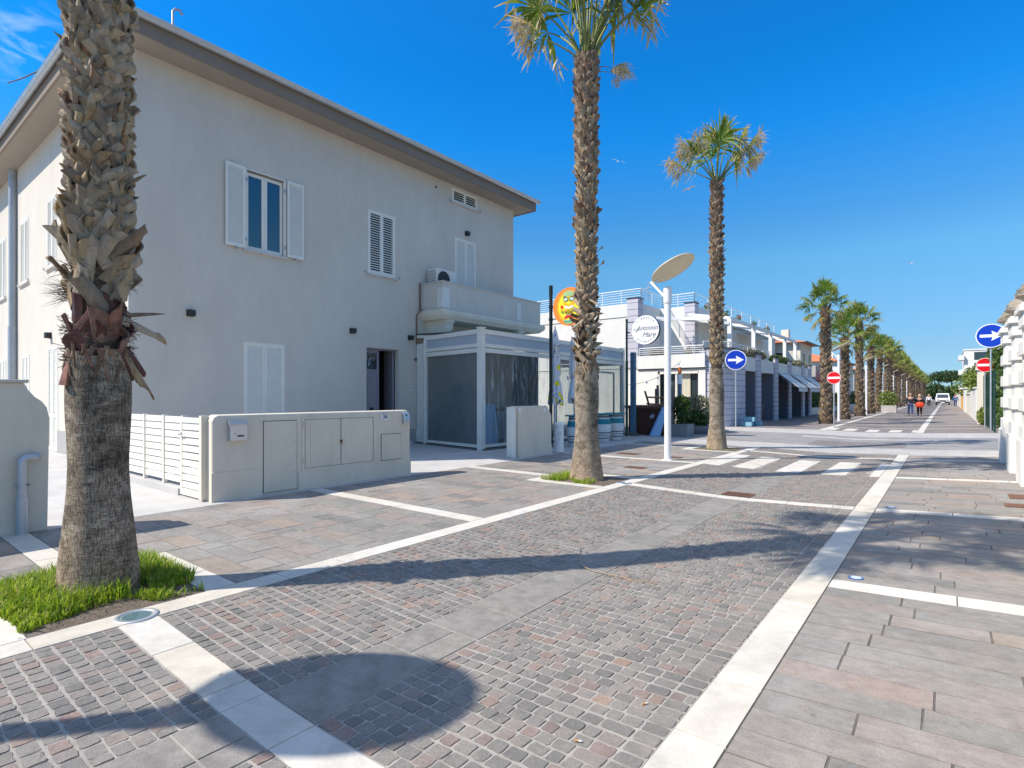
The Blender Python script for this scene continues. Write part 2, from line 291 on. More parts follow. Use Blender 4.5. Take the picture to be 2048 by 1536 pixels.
# ------------------------------------------------------------------ mesh builder
class MB:
    def __init__(s, M=None):
        s.v = []; s.f = []; s.mi = []; s.tip = {}; s.M = M; s.sm = []
    def add(s, vs, fs, mi=0, smooth=False, tip=None):
        b = len(s.v)
        for i, p in enumerate(vs):
            p = Vector(p)
            s.v.append(s.M @ p if s.M else p)
            if tip is not None: s.tip[b+i] = tip[i]
        for f in fs:
            s.f.append([b+i for i in f]); s.mi.append(mi); s.sm.append(smooth)
    def box(s, x0, x1, y0, y1, z0, z1, mi=0):
        x0, x1 = min(x0, x1), max(x0, x1); y0, y1 = min(y0, y1), max(y0, y1)
        s.add([(x0,y0,z0),(x1,y0,z0),(x1,y1,z0),(x0,y1,z0),(x0,y0,z1),(x1,y0,z1),(x1,y1,z1),(x0,y1,z1)],
              [(0,3,2,1),(4,5,6,7),(0,1,5,4),(1,2,6,5),(2,3,7,6),(3,0,4,7)], mi)
    def bar(s, p0, p1, w, h, mi=0, up=(0,0,1)):
        p0, p1 = Vector(p0), Vector(p1); d = (p1-p0).normalized(); up = Vector(up)
        if abs(d.dot(up)) > 0.98: up = Vector((1,0,0))
        a = d.cross(up).normalized()*w/2; b = a.cross(d).normalized()*h/2
        vs = [p+q for p in (p0,p1) for q in (-a-b, a-b, a+b, -a+b)]
        s.add(vs, [(0,3,2,1),(4,5,6,7),(0,1,5,4),(1,2,6,5),(2,3,7,6),(3,0,4,7)], mi)
    def tube(s, pts, r, n=10, mi=0, caps=True):
        pts = [Vector(p) for p in pts]; rs = r if isinstance(r, (list, tuple)) else [r]*len(pts)
        vs = []; prev = None
        for i, p in enumerate(pts):
            d = (pts[min(i+1, len(pts)-1)] - pts[max(i-1, 0)]).normalized()
            if prev is None:
                a = d.cross(Vector((0,0,1)))
                if a.length < 1e-3: a = d.cross(Vector((0,1,0)))
            else: a = prev - d*prev.dot(d)
            a.normalize(); prev = a; b = d.cross(a)
            for k in range(n):
                t = 2*PI*k/n; vs.append(p + (a*math.cos(t)+b*math.sin(t))*rs[i])
        fs = []
        for i in range(len(pts)-1):
            for k in range(n):
                k2 = (k+1) % n; fs.append((i*n+k, i*n+k2, (i+1)*n+k2, (i+1)*n+k))
        s.add(vs, fs, mi, True)
        if caps:
            m = len(pts)-1
            s.add(vs[:n], [tuple(range(n-1, -1, -1))], mi); s.add(vs[m*n:], [tuple(range(n))], mi)
    def lathe(s, prof, c=(0,0,0), n=24, mi=0, jit=0, smooth=True):
        vs = []
        for r, z in prof:
            for k in range(n):
                t = 2*PI*k/n; rr = r*(1+U(-jit, jit)); vs.append((c[0]+rr*math.cos(t), c[1]+rr*math.sin(t), c[2]+z))
        fs = []
        for i in range(len(prof)-1):
            for k in range(n):
                k2 = (k+1) % n; fs.append((i*n+k, i*n+k2, (i+1)*n+k2, (i+1)*n+k))
        s.add(vs, fs, mi, smooth)
        if prof[-1][0] > 1e-4: s.add(vs[-n:], [tuple(range(n))], mi)
        if prof[0][0] > 1e-4: s.add(vs[:n], [tuple(range(n-1, -1, -1))], mi)
    def disc(s, c, nrm, r, t, n=40, mi=0, rim=None):
        nrm = Vector(nrm).normalized(); c = Vector(c)
        a = nrm.cross(Vector((0,0,1)))
        if a.length < 1e-3: a = Vector((1,0,0))
        a.normalize(); b = nrm.cross(a)
        f = [c+nrm*t/2+(a*math.cos(2*PI*k/n)+b*math.sin(2*PI*k/n))*r for k in range(n)]
        g = [p-nrm*t for p in f]
        s.add(f, [tuple(range(n-1,-1,-1))], mi); s.add(g, [tuple(range(n))], mi)
        s.add(f+g, [(k, (k+1)%n, n+(k+1)%n, n+k) for k in range(n)], mi if rim is None else rim)
    def prism(s, poly, ax, lo, hi, mi=0):
        def P(p, t):
            return {'x': (t, p[0], p[1]), 'y': (p[0], t, p[1]), 'z': (p[0], p[1], t)}[ax]
        n = len(poly); vs = [P(p, lo) for p in poly]+[P(p, hi) for p in poly]
        s.add(vs, [tuple(range(n)), tuple(range(2*n-1, n-1, -1))]+[(k, n+k, n+(k+1)%n, (k+1)%n) for k in range(n)], mi)
    def leaves(s, c, rad, n, size, mi=0, flat=0.0, rg=rnd, shell=0.5):
        for _ in range(n):
            while True:
                p = Vector((rg.uniform(-1,1), rg.uniform(-1,1), rg.uniform(-1,1)))
                if p.length <= 1 and p.length > rg.random()*shell: break
            p = Vector((c[0]+p.x*rad[0], c[1]+p.y*rad[1], c[2]+p.z*rad[2]))
            a = Vector((rg.gauss(0,1), rg.gauss(0,1), rg.gauss(0,1)*(1-flat))).normalized()
            b = a.orthogonal().normalized()
            b = Matrix.Rotation(rg.uniform(0, 2*PI), 3, a) @ b
            l = size*rg.uniform(.6,1.4); w = l*.42
            s.add([p-a*l/2, p+b*w/2, p+a*l/2, p-b*w/2], [(0,1,2,3)], mi)
    def text(s, txt, size, M, mi=0, ext=0.004, shear=0, align='CENTER'):
        cu = bpy.data.curves.new('t', 'FONT'); cu.body = txt; cu.size = size; cu.extrude = ext; cu.shear = shear
        cu.align_x = align; cu.align_y = 'CENTER'; cu.resolution_u = 3
        o = bpy.data.objects.new('t', cu); col.objects.link(o)
        dg = bpy.context.evaluated_depsgraph_get(); dg.update()
        me = bpy.data.meshes.new_from_object(o.evaluated_get(dg))
        s.add([M @ v.co for v in me.vertices], [tuple(p.vertices) for p in me.polygons], mi)
        bpy.data.objects.remove(o); bpy.data.meshes.remove(me); bpy.data.curves.remove(cu)
    def build(s, name, mats, parent=None, loc=None, bevel=0, label=None, solid=0):
        me = bpy.data.meshes.new(name)
        o0 = Vector(ORG.get(parent.name, (0,0,0))) if parent else Vector(loc or (0,0,0))
        me.from_pydata([tuple(p-o0) for p in s.v], [], s.f)
        for m in (mats if isinstance(mats, (list, tuple)) else [mats]): me.materials.append(m)
        me.polygons.foreach_set('material_index', s.mi); me.polygons.foreach_set('use_smooth', s.sm)
        if s.tip:
            at = me.attributes.new('tip', 'FLOAT', 'POINT')
            for i in range(len(s.v)): at.data[i].value = s.tip.get(i, 0)
        me.update()
        o = bpy.data.objects.new(name, me); col.objects.link(o)
        if parent: o.parent = parent
        else: o.location = o0
        ORG[o.name] = o0
        if bevel:
            b = o.modifiers.new('b', 'BEVEL'); b.width = bevel; b.segments = 2; b.limit_method = 'ANGLE'; b.angle_limit = R(50)
        if label: o['label'] = label
        return o
ORG = {}
def thing(name, loc, label, cat, group=None, rz=0):
    o = bpy.data.objects.new(name, None); col.objects.link(o); o.location = loc
    o.rotation_euler[2] = rz; o['label'] = label; o['category'] = cat; o.empty_display_size = 0.2
    if group: o['group'] = group
    ORG[o.name] = Vector(loc)
    return o
def local(o): ORG[o.name] = Vector((0,0,0)); return o   # parts will be given in local coordinates
def tag(o, label, cat, group=None):
    o['label'] = label; o['category'] = cat
    if group: o['group'] = group
    return o
def struct(o): o['kind'] = 'structure'; return o
def copy_tree(o, parent=None):
    kids = [c for c in bpy.data.objects if c.parent == o]
    c = o.copy(); col.objects.link(c); c.parent = parent
    for k in kids: copy_tree(k, c)
    return c
def frame(O, u, n):  # local x along wall, local y outwards, local z up
    u = Vector(u); n = Vector(n)
    return Matrix(((u.x, n.x, 0, O[0]), (u.y, n.y, 0, O[1]), (0, 0, 1, O[2]), (0,0,0,1)))
EX = lambda Y, Z=0, X=-13.75: frame((X, Y, Z), (0,1,0), (1,0,0))     # facade looking +X
SY = lambda X, Z=0, Y=4.15: frame((X, Y, Z), (1,0,0), (0,-1,0))      # face looking -Y

# ------------------------------------------------------------------ sun, sky, camera
AZ, EL = R(38.5), R(46)
sun = bpy.data.lights.new('sun', 'SUN'); sun.energy = 3.1; sun.angle = R(0.53); sun.color = (1, 0.925, 0.815)
so = bpy.data.objects.new('sun', sun); col.objects.link(so)
sd = Vector((-math.sin(AZ)*math.cos(EL), -math.cos(AZ)*math.cos(EL), math.sin(EL)))
so.rotation_euler = sd.to_track_quat('Z', 'Y').to_euler(); so.location = (0, -10, 30)
w = bpy.data.worlds.new('World'); scene.world = w; w.use_nodes = True
nt = w.node_tree; bg = nt.nodes['Background']
sky = nt.nodes.new('ShaderNodeTexSky'); sky.sky_type = 'NISHITA'; sky.sun_disc = False
sky.sun_elevation = EL; sky.sun_rotation = PI + AZ
sky.air_density = 1.0; sky.dust_density = 0.0; sky.ozone_density = 1.0; sky.altitude = 50
# deep saturated blue high in the view, paler towards the horizon: grade the sky by elevation
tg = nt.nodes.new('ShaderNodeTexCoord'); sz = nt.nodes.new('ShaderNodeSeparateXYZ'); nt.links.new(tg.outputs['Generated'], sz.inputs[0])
er = ramp(nt, [(0.0, (0.122, 0.226, 0.397)), (.07, (0.154, 0.244, 0.361)), (.22, (0.190, 0.397, 0.501)), (.27, (0.144, 0.384, 0.542)), (.41, (0.031, 0.425, 0.759)), (.50, (0.018, 0.407, 0.768)), (.60, (0.027, 0.415, 0.777)), (.78, (1.65, 1.3, 1.05))])  # top stop: unseen zenith made bright and warm, added fill for the shaded facade
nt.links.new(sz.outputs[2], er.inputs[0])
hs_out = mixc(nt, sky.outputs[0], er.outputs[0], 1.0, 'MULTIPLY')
# one faint wisp of cloud, upper left of the view
tc = nt.nodes.new('ShaderNodeTexCoord')
vd = nt.nodes.new('ShaderNodeVectorMath'); vd.operation = 'DISTANCE'
cd = Vector((-0.886-0.36, 0.93-0.62, 0.0))
def raydir(px, py):
    l = (px-1024)/1100; u = (792-py)/1100; a = R(38.3)
    return Vector((-math.sin(a)+math.cos(a)*l, math.cos(a)+math.sin(a)*l, u)).normalized()
vd.inputs[1].default_value = raydir(45, 85)
nt.links.new(tc.outputs['Generated'], vd.inputs[0])
cm = ramp(nt, [(0.0, (1,)*3), (0.085, (0,)*3)], 'EASE'); nt.links.new(vd.outputs['Value'], cm.inputs[0])
cn = noise(nt, 11, 6, 0.62, vec=tc.outputs['Generated'], stretch=(1.5, 1, 4.0), dist=0.8)
cr = ramp(nt, [(0.48, (0,)*3), (0.8, (0.35,)*3)]); nt.links.new(cn, cr.inputs[0])
cf = mixc(nt, cm.outputs[0], cr.outputs[0], 1.0, 'MULTIPLY')
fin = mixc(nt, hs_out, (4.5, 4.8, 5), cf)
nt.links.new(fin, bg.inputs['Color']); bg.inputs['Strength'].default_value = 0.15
scene.view_settings.view_transform = 'Standard'; scene.view_settings.look = 'None'
scene.view_settings.exposure = 1.05; scene.view_settings.gamma = 1
cam = bpy.data.cameras.new('camera'); co = bpy.data.objects.new('camera', cam); col.objects.link(co)
cam.sensor_width = 36; cam.lens = 36*1100/2048; cam.shift_y = 24/2048; cam.clip_end = 3000; cam.clip_start = 0.05
co.location = (0, 0, 1.55); co.rotation_euler = (PI/2, 0, R(38.3)); scene.camera = co
scene.cycles.max_bounces = 8; scene.cycles.transparent_max_bounces = 12

# ------------------------------------------------------------------ ground
XL0, XL1, XD0, XD1, XR0, XR1, XW = -4.61, -4.37, -2.87, -2.40, -1.0, -0.76, 1.0
def gz(x):
    if x <= XL1: return 0.0
    if x < XD0: return -0.045*(x-XL1)/(XD0-XL1)
    if x < XD1: return -0.045
    if x < XR0: return -0.045*(XR0-x)/(XR0-XD1)
    if x < XR1: return 0.0
    return min(0.045*(x-XR1), 0.09)
def sheet(name, x0, x1, y0, y1, m, dz, ny=1):
    xs = sorted({x0, x1, *[x for x in (XL0, XL1, XD0, XD1, XR0, XR1, 1.24) if x0 < x < x1]})
    mb = MB()
    for i in range(len(xs)-1):
        a, b = xs[i], xs[i+1]
        mb.add([(a,y0,gz(a)+dz),(b,y0,gz(b)+dz),(b,y1,gz(b)+dz),(a,y1,gz(a)+dz)], [(0,1,2,3)])
    return struct(mb.build(name, m))
mb = MB(); mb.add([(-900,-900,-0.16),(900,-900,-0.16),(900,1500,-0.16),(-900,1500,-0.16)], [(0,1,2,3)])
struct(mb.build('ground', earth))
sheet('road_bed', XL1, XR0, -4, 17.7, mortar, -0.0042)
sheet('pavement_bed_left', -8.2, XL0, -4, 17.7, joint, -0.003)
sheet('pavement_bed_right', XR1, 2.0, -4, 17.7, joint, -0.003)
sheet('strip_bed', XL0, XL1, -4, 17.7, joint, -0.008); sheet('strip_bed', XR0, XR1, -4, 17.7, joint, -0.008)
sheet('courtyard_paving', -45, -8.2, -12, 21.0, concrete, -0.006)

def block(mb, x0, x1, y0, y1, top=0.0, gap=0.004, ch=0.003, h=0.014, jit=0.0, mi=0, tilt=0.0):
    x0 += gap/2; x1 -= gap/2; y0 += gap/2; y1 -= gap/2
    J = lambda: U(-jit, jit)
    c = [(x0+J(), y0+J()), (x1+J(), y0+J()), (x1+J(), y1+J()), (x0+J(), y1+J())]
    cx, cy = (x0+x1)/2, (y0+y1)/2
    tz = [top+U(-tilt, tilt) for _ in range(4)]
    vs = [(x, y, gz(x)+top-h) for x, y in c]
    vs += [(cx+(x-cx)*(1-ch/abs(x-cx)), cy+(y-cy)*(1-ch/abs(y-cy)), gz(x)+tz[i]) for i, (x, y) in enumerate(c)]
    mb.add(vs, [(4,5,6,7),(0,1,5,4),(1,2,6,5),(2,3,7,6),(3,0,4,7)], mi)
def cob(mb, x0, x1, y0, y1):
    g = U(.007, .012); x0 += g/2; x1 -= g/2; y0 += g/2; y1 -= g/2
    cx, cy = (x0+x1)/2, (y0+y1)/2; hx, hy = (x1-x0)/2, (y1-y0)/2
    zt = U(-0.002, 0.002)
    ring = []
    for sx, sy in ((-1,-.84),(-.84,-1),(0,-1),(.84,-1),(1,-.84),(1,0),(1,.84),(.84,1),(0,1),(-.84,1),(-1,.84),(-1,0)):
        ring.append((cx+sx*hx+U(-.0035,.0035), cy+sy*hy+U(-.0035,.0035)))
    vs = [(x, y, gz(x)-0.014) for x, y in ring]
    vs += [(cx+(x-cx)*.93, cy+(y-cy)*.93, gz(x)+zt+U(-.0015,.0015)) for x, y in ring]
    fs = [tuple(range(12, 24))]+[(k, (k+1)%12, 12+(k+1)%12, 12+k) for k in range(12)]
    mb.add(vs, fs)
STR = [1.26+3.76*k for k in range(-1, 5)]          # cross strips, 0.24 m wide
ROADSTR = [STR[1], STR[3], STR[5]]
def rgaps(a, b):
    out = []; y = a
    for s_ in ROADSTR: out.append((y, s_)); y = s_+.24
    out.append((y, b)); return out
def gaps(a, b):                                     # y intervals between the cross strips
    out = []; y = a
    for s_ in STR:
        if a < s_ < b: out.append((y, s_)); y = s_+0.24
    out.append((y, b)); return out
ZX = [(-4.37,-4.02), (-3.73,-3.27), (-2.86,-2.40), (-2.0,-1.56), (-1.18,-1.0)]
ZY = (12.62, 15.2)
STRR = [s_+0.08 for s_ in STR]
rows = MB()
for (a, b) in rgaps(-2.2, 17.68):
    n = round((b-a)/0.088); h = (b-a)/n
    for j in range(n):
        y = a+j*h; yc = y+h/2
        for (xa, xb) in ((XL1, XD0), (XD1, XR0)):
            x = xa; first = True
            while x < xb-0.03:
                wd = U(.078, .112)
                if first: wd = U(.05, .12); first = False
                if xa == XD1 and xb-x > .16 and xb-(x+wd) < .20: wd = xb-.13-x if xb-.13-x > .05 else wd
                if xb-(x+wd) < 0.05: wd = xb-x
                xc = x+wd/2
                if not (ZY[0] < yc < ZY[1] and any(p-0.03 < xc < q+0.03 for p, q in ZX)):
                    wav = 0.006*math.sin(x*2.1+j)
                    cob(rows, x, x+wd, y+wav, y+h+wav)
                x += wd
struct(rows.build('cobbled_road', cobble))
dr = MB()
for (a, b) in rgaps(-2.2, 17.68):
    y = a
    while y < b-0.02:
        l = min(U(.38, .85), b-y)
        if b-y-l < .15: l = b-y
        if not (ZY[0]-.1 < y+l/2 < ZY[1]):
            if U(0,1) < .3:
                m_ = U(-2.72,-2.55); block(dr, XD0, m_, y, y+l, U(-.001,.002), .007, .005); block(dr, m_, XD1, y, y+l, U(-.001,.002), .007, .005)
            else: block(dr, XD0, XD1, y, y+l, U(-.001,.002), .007, .005)
        else: block(dr, XD0, XD1, y, y+l, -0.003, .007, .005)
        y += l
struct(dr.build('drain_channel_paving', drainslab))

def field(mb, x0, x1, y0, y1, rh=.225, lens=(.42,.95), gap=.005):
    if y1-y0 < 0.02: return
    n = max(1, round((y1-y0)/rh)); h = (y1-y0)/n
    for j in range(n):
        x = x0; first = True
        while x < x1-0.01:
            l = U(*lens)
            if first: l *= U(.4, 1); first = False
            if x1-x-l < .16: l = x1-x
            block(mb, x, x+l, y0+j*h, y0+(j+1)*h, U(-.0015,.0015), gap+U(-.002,.002), .003, .012)
            x += l
PALMY = [1.38, 8.92, 16.42]
XP0, XP1 = -5.86, -6.10
pv = MB()
for (a, b) in gaps(-3.2, 17.68):
    field(pv, -8.2, XP1, a, b, .27, (.35,.7))
    lo, hi = a, b
    for py in PALMY:
        if a < py+.78 < b: lo = py+.78
        if a < py-.78 < b: hi = py-.78
    field(pv, XP1, XL0, lo, hi, .27, (.35,.7))
struct(pv.build('pavement_left', slab))
pv = MB(); ys = [-3.2]+sum([[s_, s_+.24] for s_ in STRR if s_ > -3], [])+[17.68]
for i in range(0, len(ys)-1, 2): field(pv, XR1, 1.30, ys[i], ys[i+1], .222, (.45,1.05), .0065)
struct(pv.build('pavement_right', slab))

st = MB()
def strip(mb, x0, x1, y0, y1, along, l0=.5, l1=1.1, top=.001):
    a, b = (x0, x1) if along == 'x' else (y0, y1); p = a
    while p < b-0.01:
        l = U(l0, l1)
        if b-p-l < .25: l = b-p
        if along == 'x':  # follow the cross fall
            cuts = [p]+[c for c in (XL1, XD0, XD1, XR0, XR1) if p+.02 < c < p+l-.02]+[p+l]
            for i in range(len(cuts)-1):
                block(mb, cuts[i], cuts[i+1], y0, y1, top, .004 if len(cuts) == 2 else .0015, .003)
        else: block(mb, x0, x1, p, p+l, top, .004, .003)
        p += l
for (X0, X1) in ((XL0, XL1), (XR0, XR1)): strip(st, X0, X1, -3.2, 17.68, 'y')
for s_ in STR:
    near = [py for py in PALMY if abs(py-(s_+.12)) < .5]
    strip(st, -8.2, XP1 if near else XL0, s_, s_+.24, 'x')
    if near: strip(st, XL1, XR0, s_, s_+.24, 'x', .4, .8)
for s_ in STRR: strip(st, XR1, 1.30, s_, s_+.24, 'x')
for py in PALMY:
    strip(st, XP0, XL0, py-.78, py-.54, 'x'); strip(st, XP0, XL0, py+.54, py+.78, 'x'); strip(st, XP1, XP0, py-.78, py+.78, 'y')
struct(st.build('travertine_strips', trav))
cw = MB()
for (p, q) in ZX:
    strip(cw, p, q, ZY[0], ZY[1], 'y', .5, .9, .0015)
struct(cw.build('crosswalk_stripes', trav))
so_ = MB()
for py in PALMY: 
    xs = [XP0+i*(XL0-XP0)/10 for i in range(11)]; yy = [py-.54+i*1.08/10 for i in range(11)]
    vs = [(x, y, -0.006+(U(0,.03) if 0 < i < 10 and 0 < j < 10 else 0)) for i, x in enumerate(xs) for j, y in enumerate(yy)]
    so_.add(vs, [(i*11+j, (i+1)*11+j, (i+1)*11+j+1, i*11+j+1) for i in range(10) for j in range(10)], 0, True)
struct(so_.build('soil', soil))

# beyond the near field
sheet('junction_band', -60, 14, 17.7, 19.7, lightstone, -0.002)
sheet('side_street', -60, 14, 19.7, 25.4, asphalt, -0.003)
sheet('junction_band', -60, 14, 25.4, 28.6, lightstone, -0.002)
sheet('junction_cobbles', -3.6, -1.0, 20.2, 22.2, farcob, 0.001)
sheet('junction_cobbles', -4.4, 0.2, 23.4, 24.1, lightstone, 0.002)
sheet('road_far', XL1, XR0, 28.6, 420, farcob, -0.002)
sheet('pavement_far_left', -9.4, XL0, 28.6, 420, farslab, -0.002)
sheet('pavement_far_right', XR1, 1.9, 28.6, 420, farslab, -0.002)
sheet('strip_far', XL0, XL1, 28.6, 420, trav, 0.0); sheet('strip_far', XR0, XR1, 28.6, 420, trav, 0.0)
fs_ = MB()
y = 32.2
while y < 150:
    for (a, b) in ((XL1, XD0), (XD0, XD1), (XD1, XR0), (XR1, 1.3)):
        fs_.add([(a,y,gz(a)+.003),(b,y,gz(b)+.003),(b,y+.24,gz(b)+.003),(a,y+.24,gz(a)+.003)], [(0,1,2,3)])
    y += 3.76
struct(fs_.build('strips_far_cross', trav))
c2 = MB()
for (p, q) in ZX: c2.add([(p,28.9,gz(p)+.003),(q,28.9,gz(q)+.003),(q,30.9,gz(q)+.003),(p,30.9,gz(p)+.003)], [(0,1,2,3)])
struct(c2.build('crosswalk_stripes_far', trav))

# ------------------------------------------------------------------ grass
def grass(name, regions, label_m=grassm):
    mb = MB()
    for (x0, x1, y0, y1, n, h, cond) in regions:
        for _ in range(n):
            x, y = U(x0, x1), U(y0, y1)
            if not cond(x, y): continue
            hh = h*U(.35, 1.15); a = U(0, 2*PI); lean = U(.1, .9)*hh; w_ = U(.003, .0065)
            dx, dy = math.cos(a), math.sin(a); px, py = -dy*w_, dx*w_
            z0 = 0.0
            p1 = (x+dx*lean*.35, y+dy*lean*.35, z0+hh*.6); p2 = (x+dx*lean, y+dy*lean, z0+hh*(1-.25*lean/hh))
            mb.add([(x-px,y-py,z0),(x+px,y+py,z0),(p1[0]+px*.8,p1[1]+py*.8,p1[2]),(p1[0]-px*.8,p1[1]-py*.8,p1[2]),p2], [(0,1,2,3),(3,2,4)])
    o = mb.build(name, label_m); o['kind'] = 'stuff'; return o
rg2 = random.Random(3)
def patch(x, y, py, thr=0.0):
    v = math.sin(x*7.1+py)*math.cos(y*6.3)+.6*math.sin(x*15+y*11)
    return v > thr
grass('grass', [(-5.95, -4.95, .80, 1.98, 9500, .12, lambda x, y: patch(x, y, 0, -.9) and (x < -5.0-.12*math.sin(y*9) or y > 1.55+.1*math.sin(x*11))),
                (-5.6, -4.72, .82, 1.2, 3200, .09, lambda x, y: patch(x, y, 0, -.35)),
                (-5.1, -4.66, 1.45, 1.93, 1500, .085, lambda x, y: patch(x, y, 0, -.35) and (x+5.1)*.55+1.35 < y),
                (-5.9, -5.2, .9, 1.9, 3000, .19, lambda x, y: math.hypot(x+5.3, y-1.4) < .6),
                (-5.12, -4.85, .95, 1.5, 420, .20, lambda x, y: True),
                (-5.95, -5.5, 8.35, 9.4, 900, .12, lambda x, y: True), (-5.7, -4.9, 8.36, 8.7, 900, .10, lambda x, y: patch(x, y, 2, -.2)),
                (-5.8, -4.7, 15.9, 16.9, 160, .06, lambda x, y: True)])

# ------------------------------------------------------------------ palms
NECK = .86
def trunk_r(z, H, r0=.35, r1=.255, r2=.235, zs=1.9):
    if z < zs: return r1 + (r0-r1)*math.exp(-z/0.42) + .012*math.sin(z*5)
    return r1*NECK + (r2-r1)*.7*((z-zs)/(H-zs))
def palm_trunk(H, zs, r0, r1, r2, n=40, jit=.006, dz=.08):
    mb = MB(); prof = []; z = -0.03
    while z < zs: prof.append((trunk_r(max(z, 0), H, r0, r1, r2, zs), z)); z += dz
    prof.append((trunk_r(zs-.01, H, r0, r1, r2, zs), zs))
    mb.lathe(prof, n=n, mi=0, jit=jit)
    p2 = [(trunk_r(zs+.01, H, r0, r1, r2, zs)*.96, zs-.01)]
    z = zs+.1
    while z < H-.3: p2.append((trunk_r(z, H, r0, r1, r2, zs)*.95, z)); z += .15
    p2 += [(r2*.62, H-.1), (r2*.35, H+.12), (0.0, H+.2)]
    mb.lathe(p2, n=max(12, n//2), mi=1, jit=.03)
    return mb
def boot(mb, th, z, r, w_, L, side, lean, curl, t=.012, nl=4, mi=0, twist=0.0, taper=.25):
    er = Vector((math.cos(th), math.sin(th), 0)); et = Vector((-math.sin(th), math.cos(th), 0)); ez = Vector((0,0,1))
    d = (ez*math.cos(side)+et*math.sin(side)).normalized(); wv = (et*math.cos(side)-ez*math.sin(side)).normalized()
    base = er*r+ez*z; F = []; B = []
    cols = (-1, -.35, .35, 1)
    cut = U(-.25, .25)
    for i in range(nl):
        s = i/(nl-1)
        o = er*(lean*s+curl*s*s)*L
        tw = twist*s
        wv2 = (wv*math.cos(tw)+er*math.sin(tw))
        ww = w_/2*(1-taper*s)
        for u in cols:
            ss = s*(1+cut*u) if i == nl-1 else s
            p = base+d*ss*L+o+wv2*u*ww-er*(u*u)*w_*.20
            F.append(p+er*t*.6); B.append(p-er*t*.6)
    n = 4; k = len(F); fs = []
    for i in range(nl-1):
        for j in range(3):
            a = i*n+j; fs.append((a, a+1, a+n+1, a+n)); fs.append((k+a, k+a+n, k+a+n+1, k+a+1))
        a = i*n; fs.append((a, a+n, k+a+n, k+a)); a = i*n+3; fs.append((a, k+a, k+a+n, a+n))
    a = (nl-1)*n
    for j in range(3): fs.append((a+j, a+j+1, k+a+j+1, k+a+j))
    mb.add(F+B, fs, mi)
def boots(mb, z0, z1, rf, w_, L, dz, sd, brown=None, nl=4, lean=(.05,.3), curl=(.05,.35), side=.6, smin=.5):
    rg = random.Random(sd); z = z0; k = 0
    while z < z1:
        th = k*2.39996+rg.uniform(-.2,.2); k += 1
        sgn = 1 if k % 2 else -1
        f = (z-z0)/(z1-z0)
        mi = 1 if (brown and rg.random() < brown(f)) else 0
        boot(mb, th, z, rf(z)-.012, w_*rg.uniform(.75,1.25), L*rg.uniform(.7,1.25), sgn*side*rg.uniform(smin,1.35 if smin < .6 else 1.12),
             rg.uniform(*lean), rg.uniform(*curl), nl=nl, mi=mi)
        z += dz
def frond(Lp, el, droop, Lb, nseg=26, seed=0, dry=0.0, open_=105, wind=0.12, skip=0.0):
    rg = random.Random(seed); mb = MB()
    pts = []; p = Vector((0.06,0,0)); e = el
    for i in range(7):
        pts.append(p.copy()); p = p+Vector((math.cos(e), 0, math.sin(e)))*Lp/6; e -= droop/6
    mb.tube(pts, [.022-.0022*i for i in range(7)], 5, 0)
    d = (pts[-1]-pts[-2]).normalized(); s = Vector((0,1,0)); nn = s.cross(d)*-1
    s = Matrix.Rotation(rg.uniform(-.5,.5), 3, d) @ s; nn = d.cross(s)
    if nn.z < 0: nn = -nn
    o = pts[-1]
    for k in range(nseg):
        if rg.random() < skip: continue
        ph = R(-open_+2*open_*k/(nseg-1)+rg.uniform(-2.5,2.5)); c = abs(ph)/R(open_)
        rd = (d*math.cos(ph)+s*math.sin(ph)+nn*(.30-.45*c*c+rg.uniform(-.08,.08))).normalized()
        side = (s*math.cos(ph)-d*math.sin(ph)).normalized()
        side = Matrix.Rotation(rg.choice((-.5,.5)), 3, rd) @ side
        L = Lb*(1-.22*c)*rg.uniform(.82,1.12); dr_ = rg.uniform(.25,.95)*(1+dry)
        sp = 2*R(open_)/nseg; vs = []; tp = []
        for t in (0.02, .25, .48, .66, .83, 1.0):
            q = o+rd*L*t
            if t > .4: q = q+Vector((wind*(t-.4)*.8, 0, -dr_*L*(t-.4)**1.6*1.1))
            wd = (sp*t*L*.62 if t <= .5 else sp*.5*L*.62*(1-(t-.5)/.55))
            vs += [q-side*wd, q+side*wd]
            tv = min(1.0, max(0, (t-.45)*1.5)+dry+rg.uniform(-.06,.12)); tp += [tv, tv]
        mb.add(vs, [(2*i, 2*i+1, 2*i+3, 2*i+2) for i in range(5)], 1, False, tp)
        for _ in range(2 if dry > .3 else (1 if rg.random() < .5 else 0)):   # dangling dry threads
            q = o+rd*L*rg.uniform(.5,.9); a = Vector((rg.uniform(-.12,.18), rg.uniform(-.12,.12), -rg.uniform(.15,.4)))
            wv = Vector((.004,.004,0))
            mb.add([q-wv, q+wv, q+a*.5+wv+Vector((.03,0,0)), q+a], [(0,1,2,3)], 1, False, [.95]*4)
    return mb
FV = []
for i, (Lp, el, dp, Lb, dry) in enumerate([(1.0, 84, 8, .85, 0), (.95, 74, 22, .85, 0), (.95, 62, 30, .82, .05), (.9, 50, 38, .8, .08),
                                          (.9, 36, 45, .78, .18), (.85, 20, 50, .72, .35), (.7, -5, 55, .62, .75), (1.0, 68, 15, .9, 0)]):
    FV.append(frond(Lp, R(el), R(dp), Lb, 26, 50+i, dry))
for i, (Lp, el, dp, Lb, dry) in enumerate([(.95, 86, 10, .85, .42), (.9, 70, 16, .85, .5), (.9, 52, 15, .82, .55), (.85, 36, 18, .8, .65), (1.0, 60, 12, .75, 1.0), (.8, 20, 40, .65, 1.0)]):
    FV.append(frond(Lp, R(el), R(dp), Lb, 26, 80+i, dry*.55, 66, .22, .22))
FM = [f.build('frond', [petm, fan]) for f in FV]
FMESH = [o.data for o in FM]
for o in FM: bpy.data.objects.remove(o)

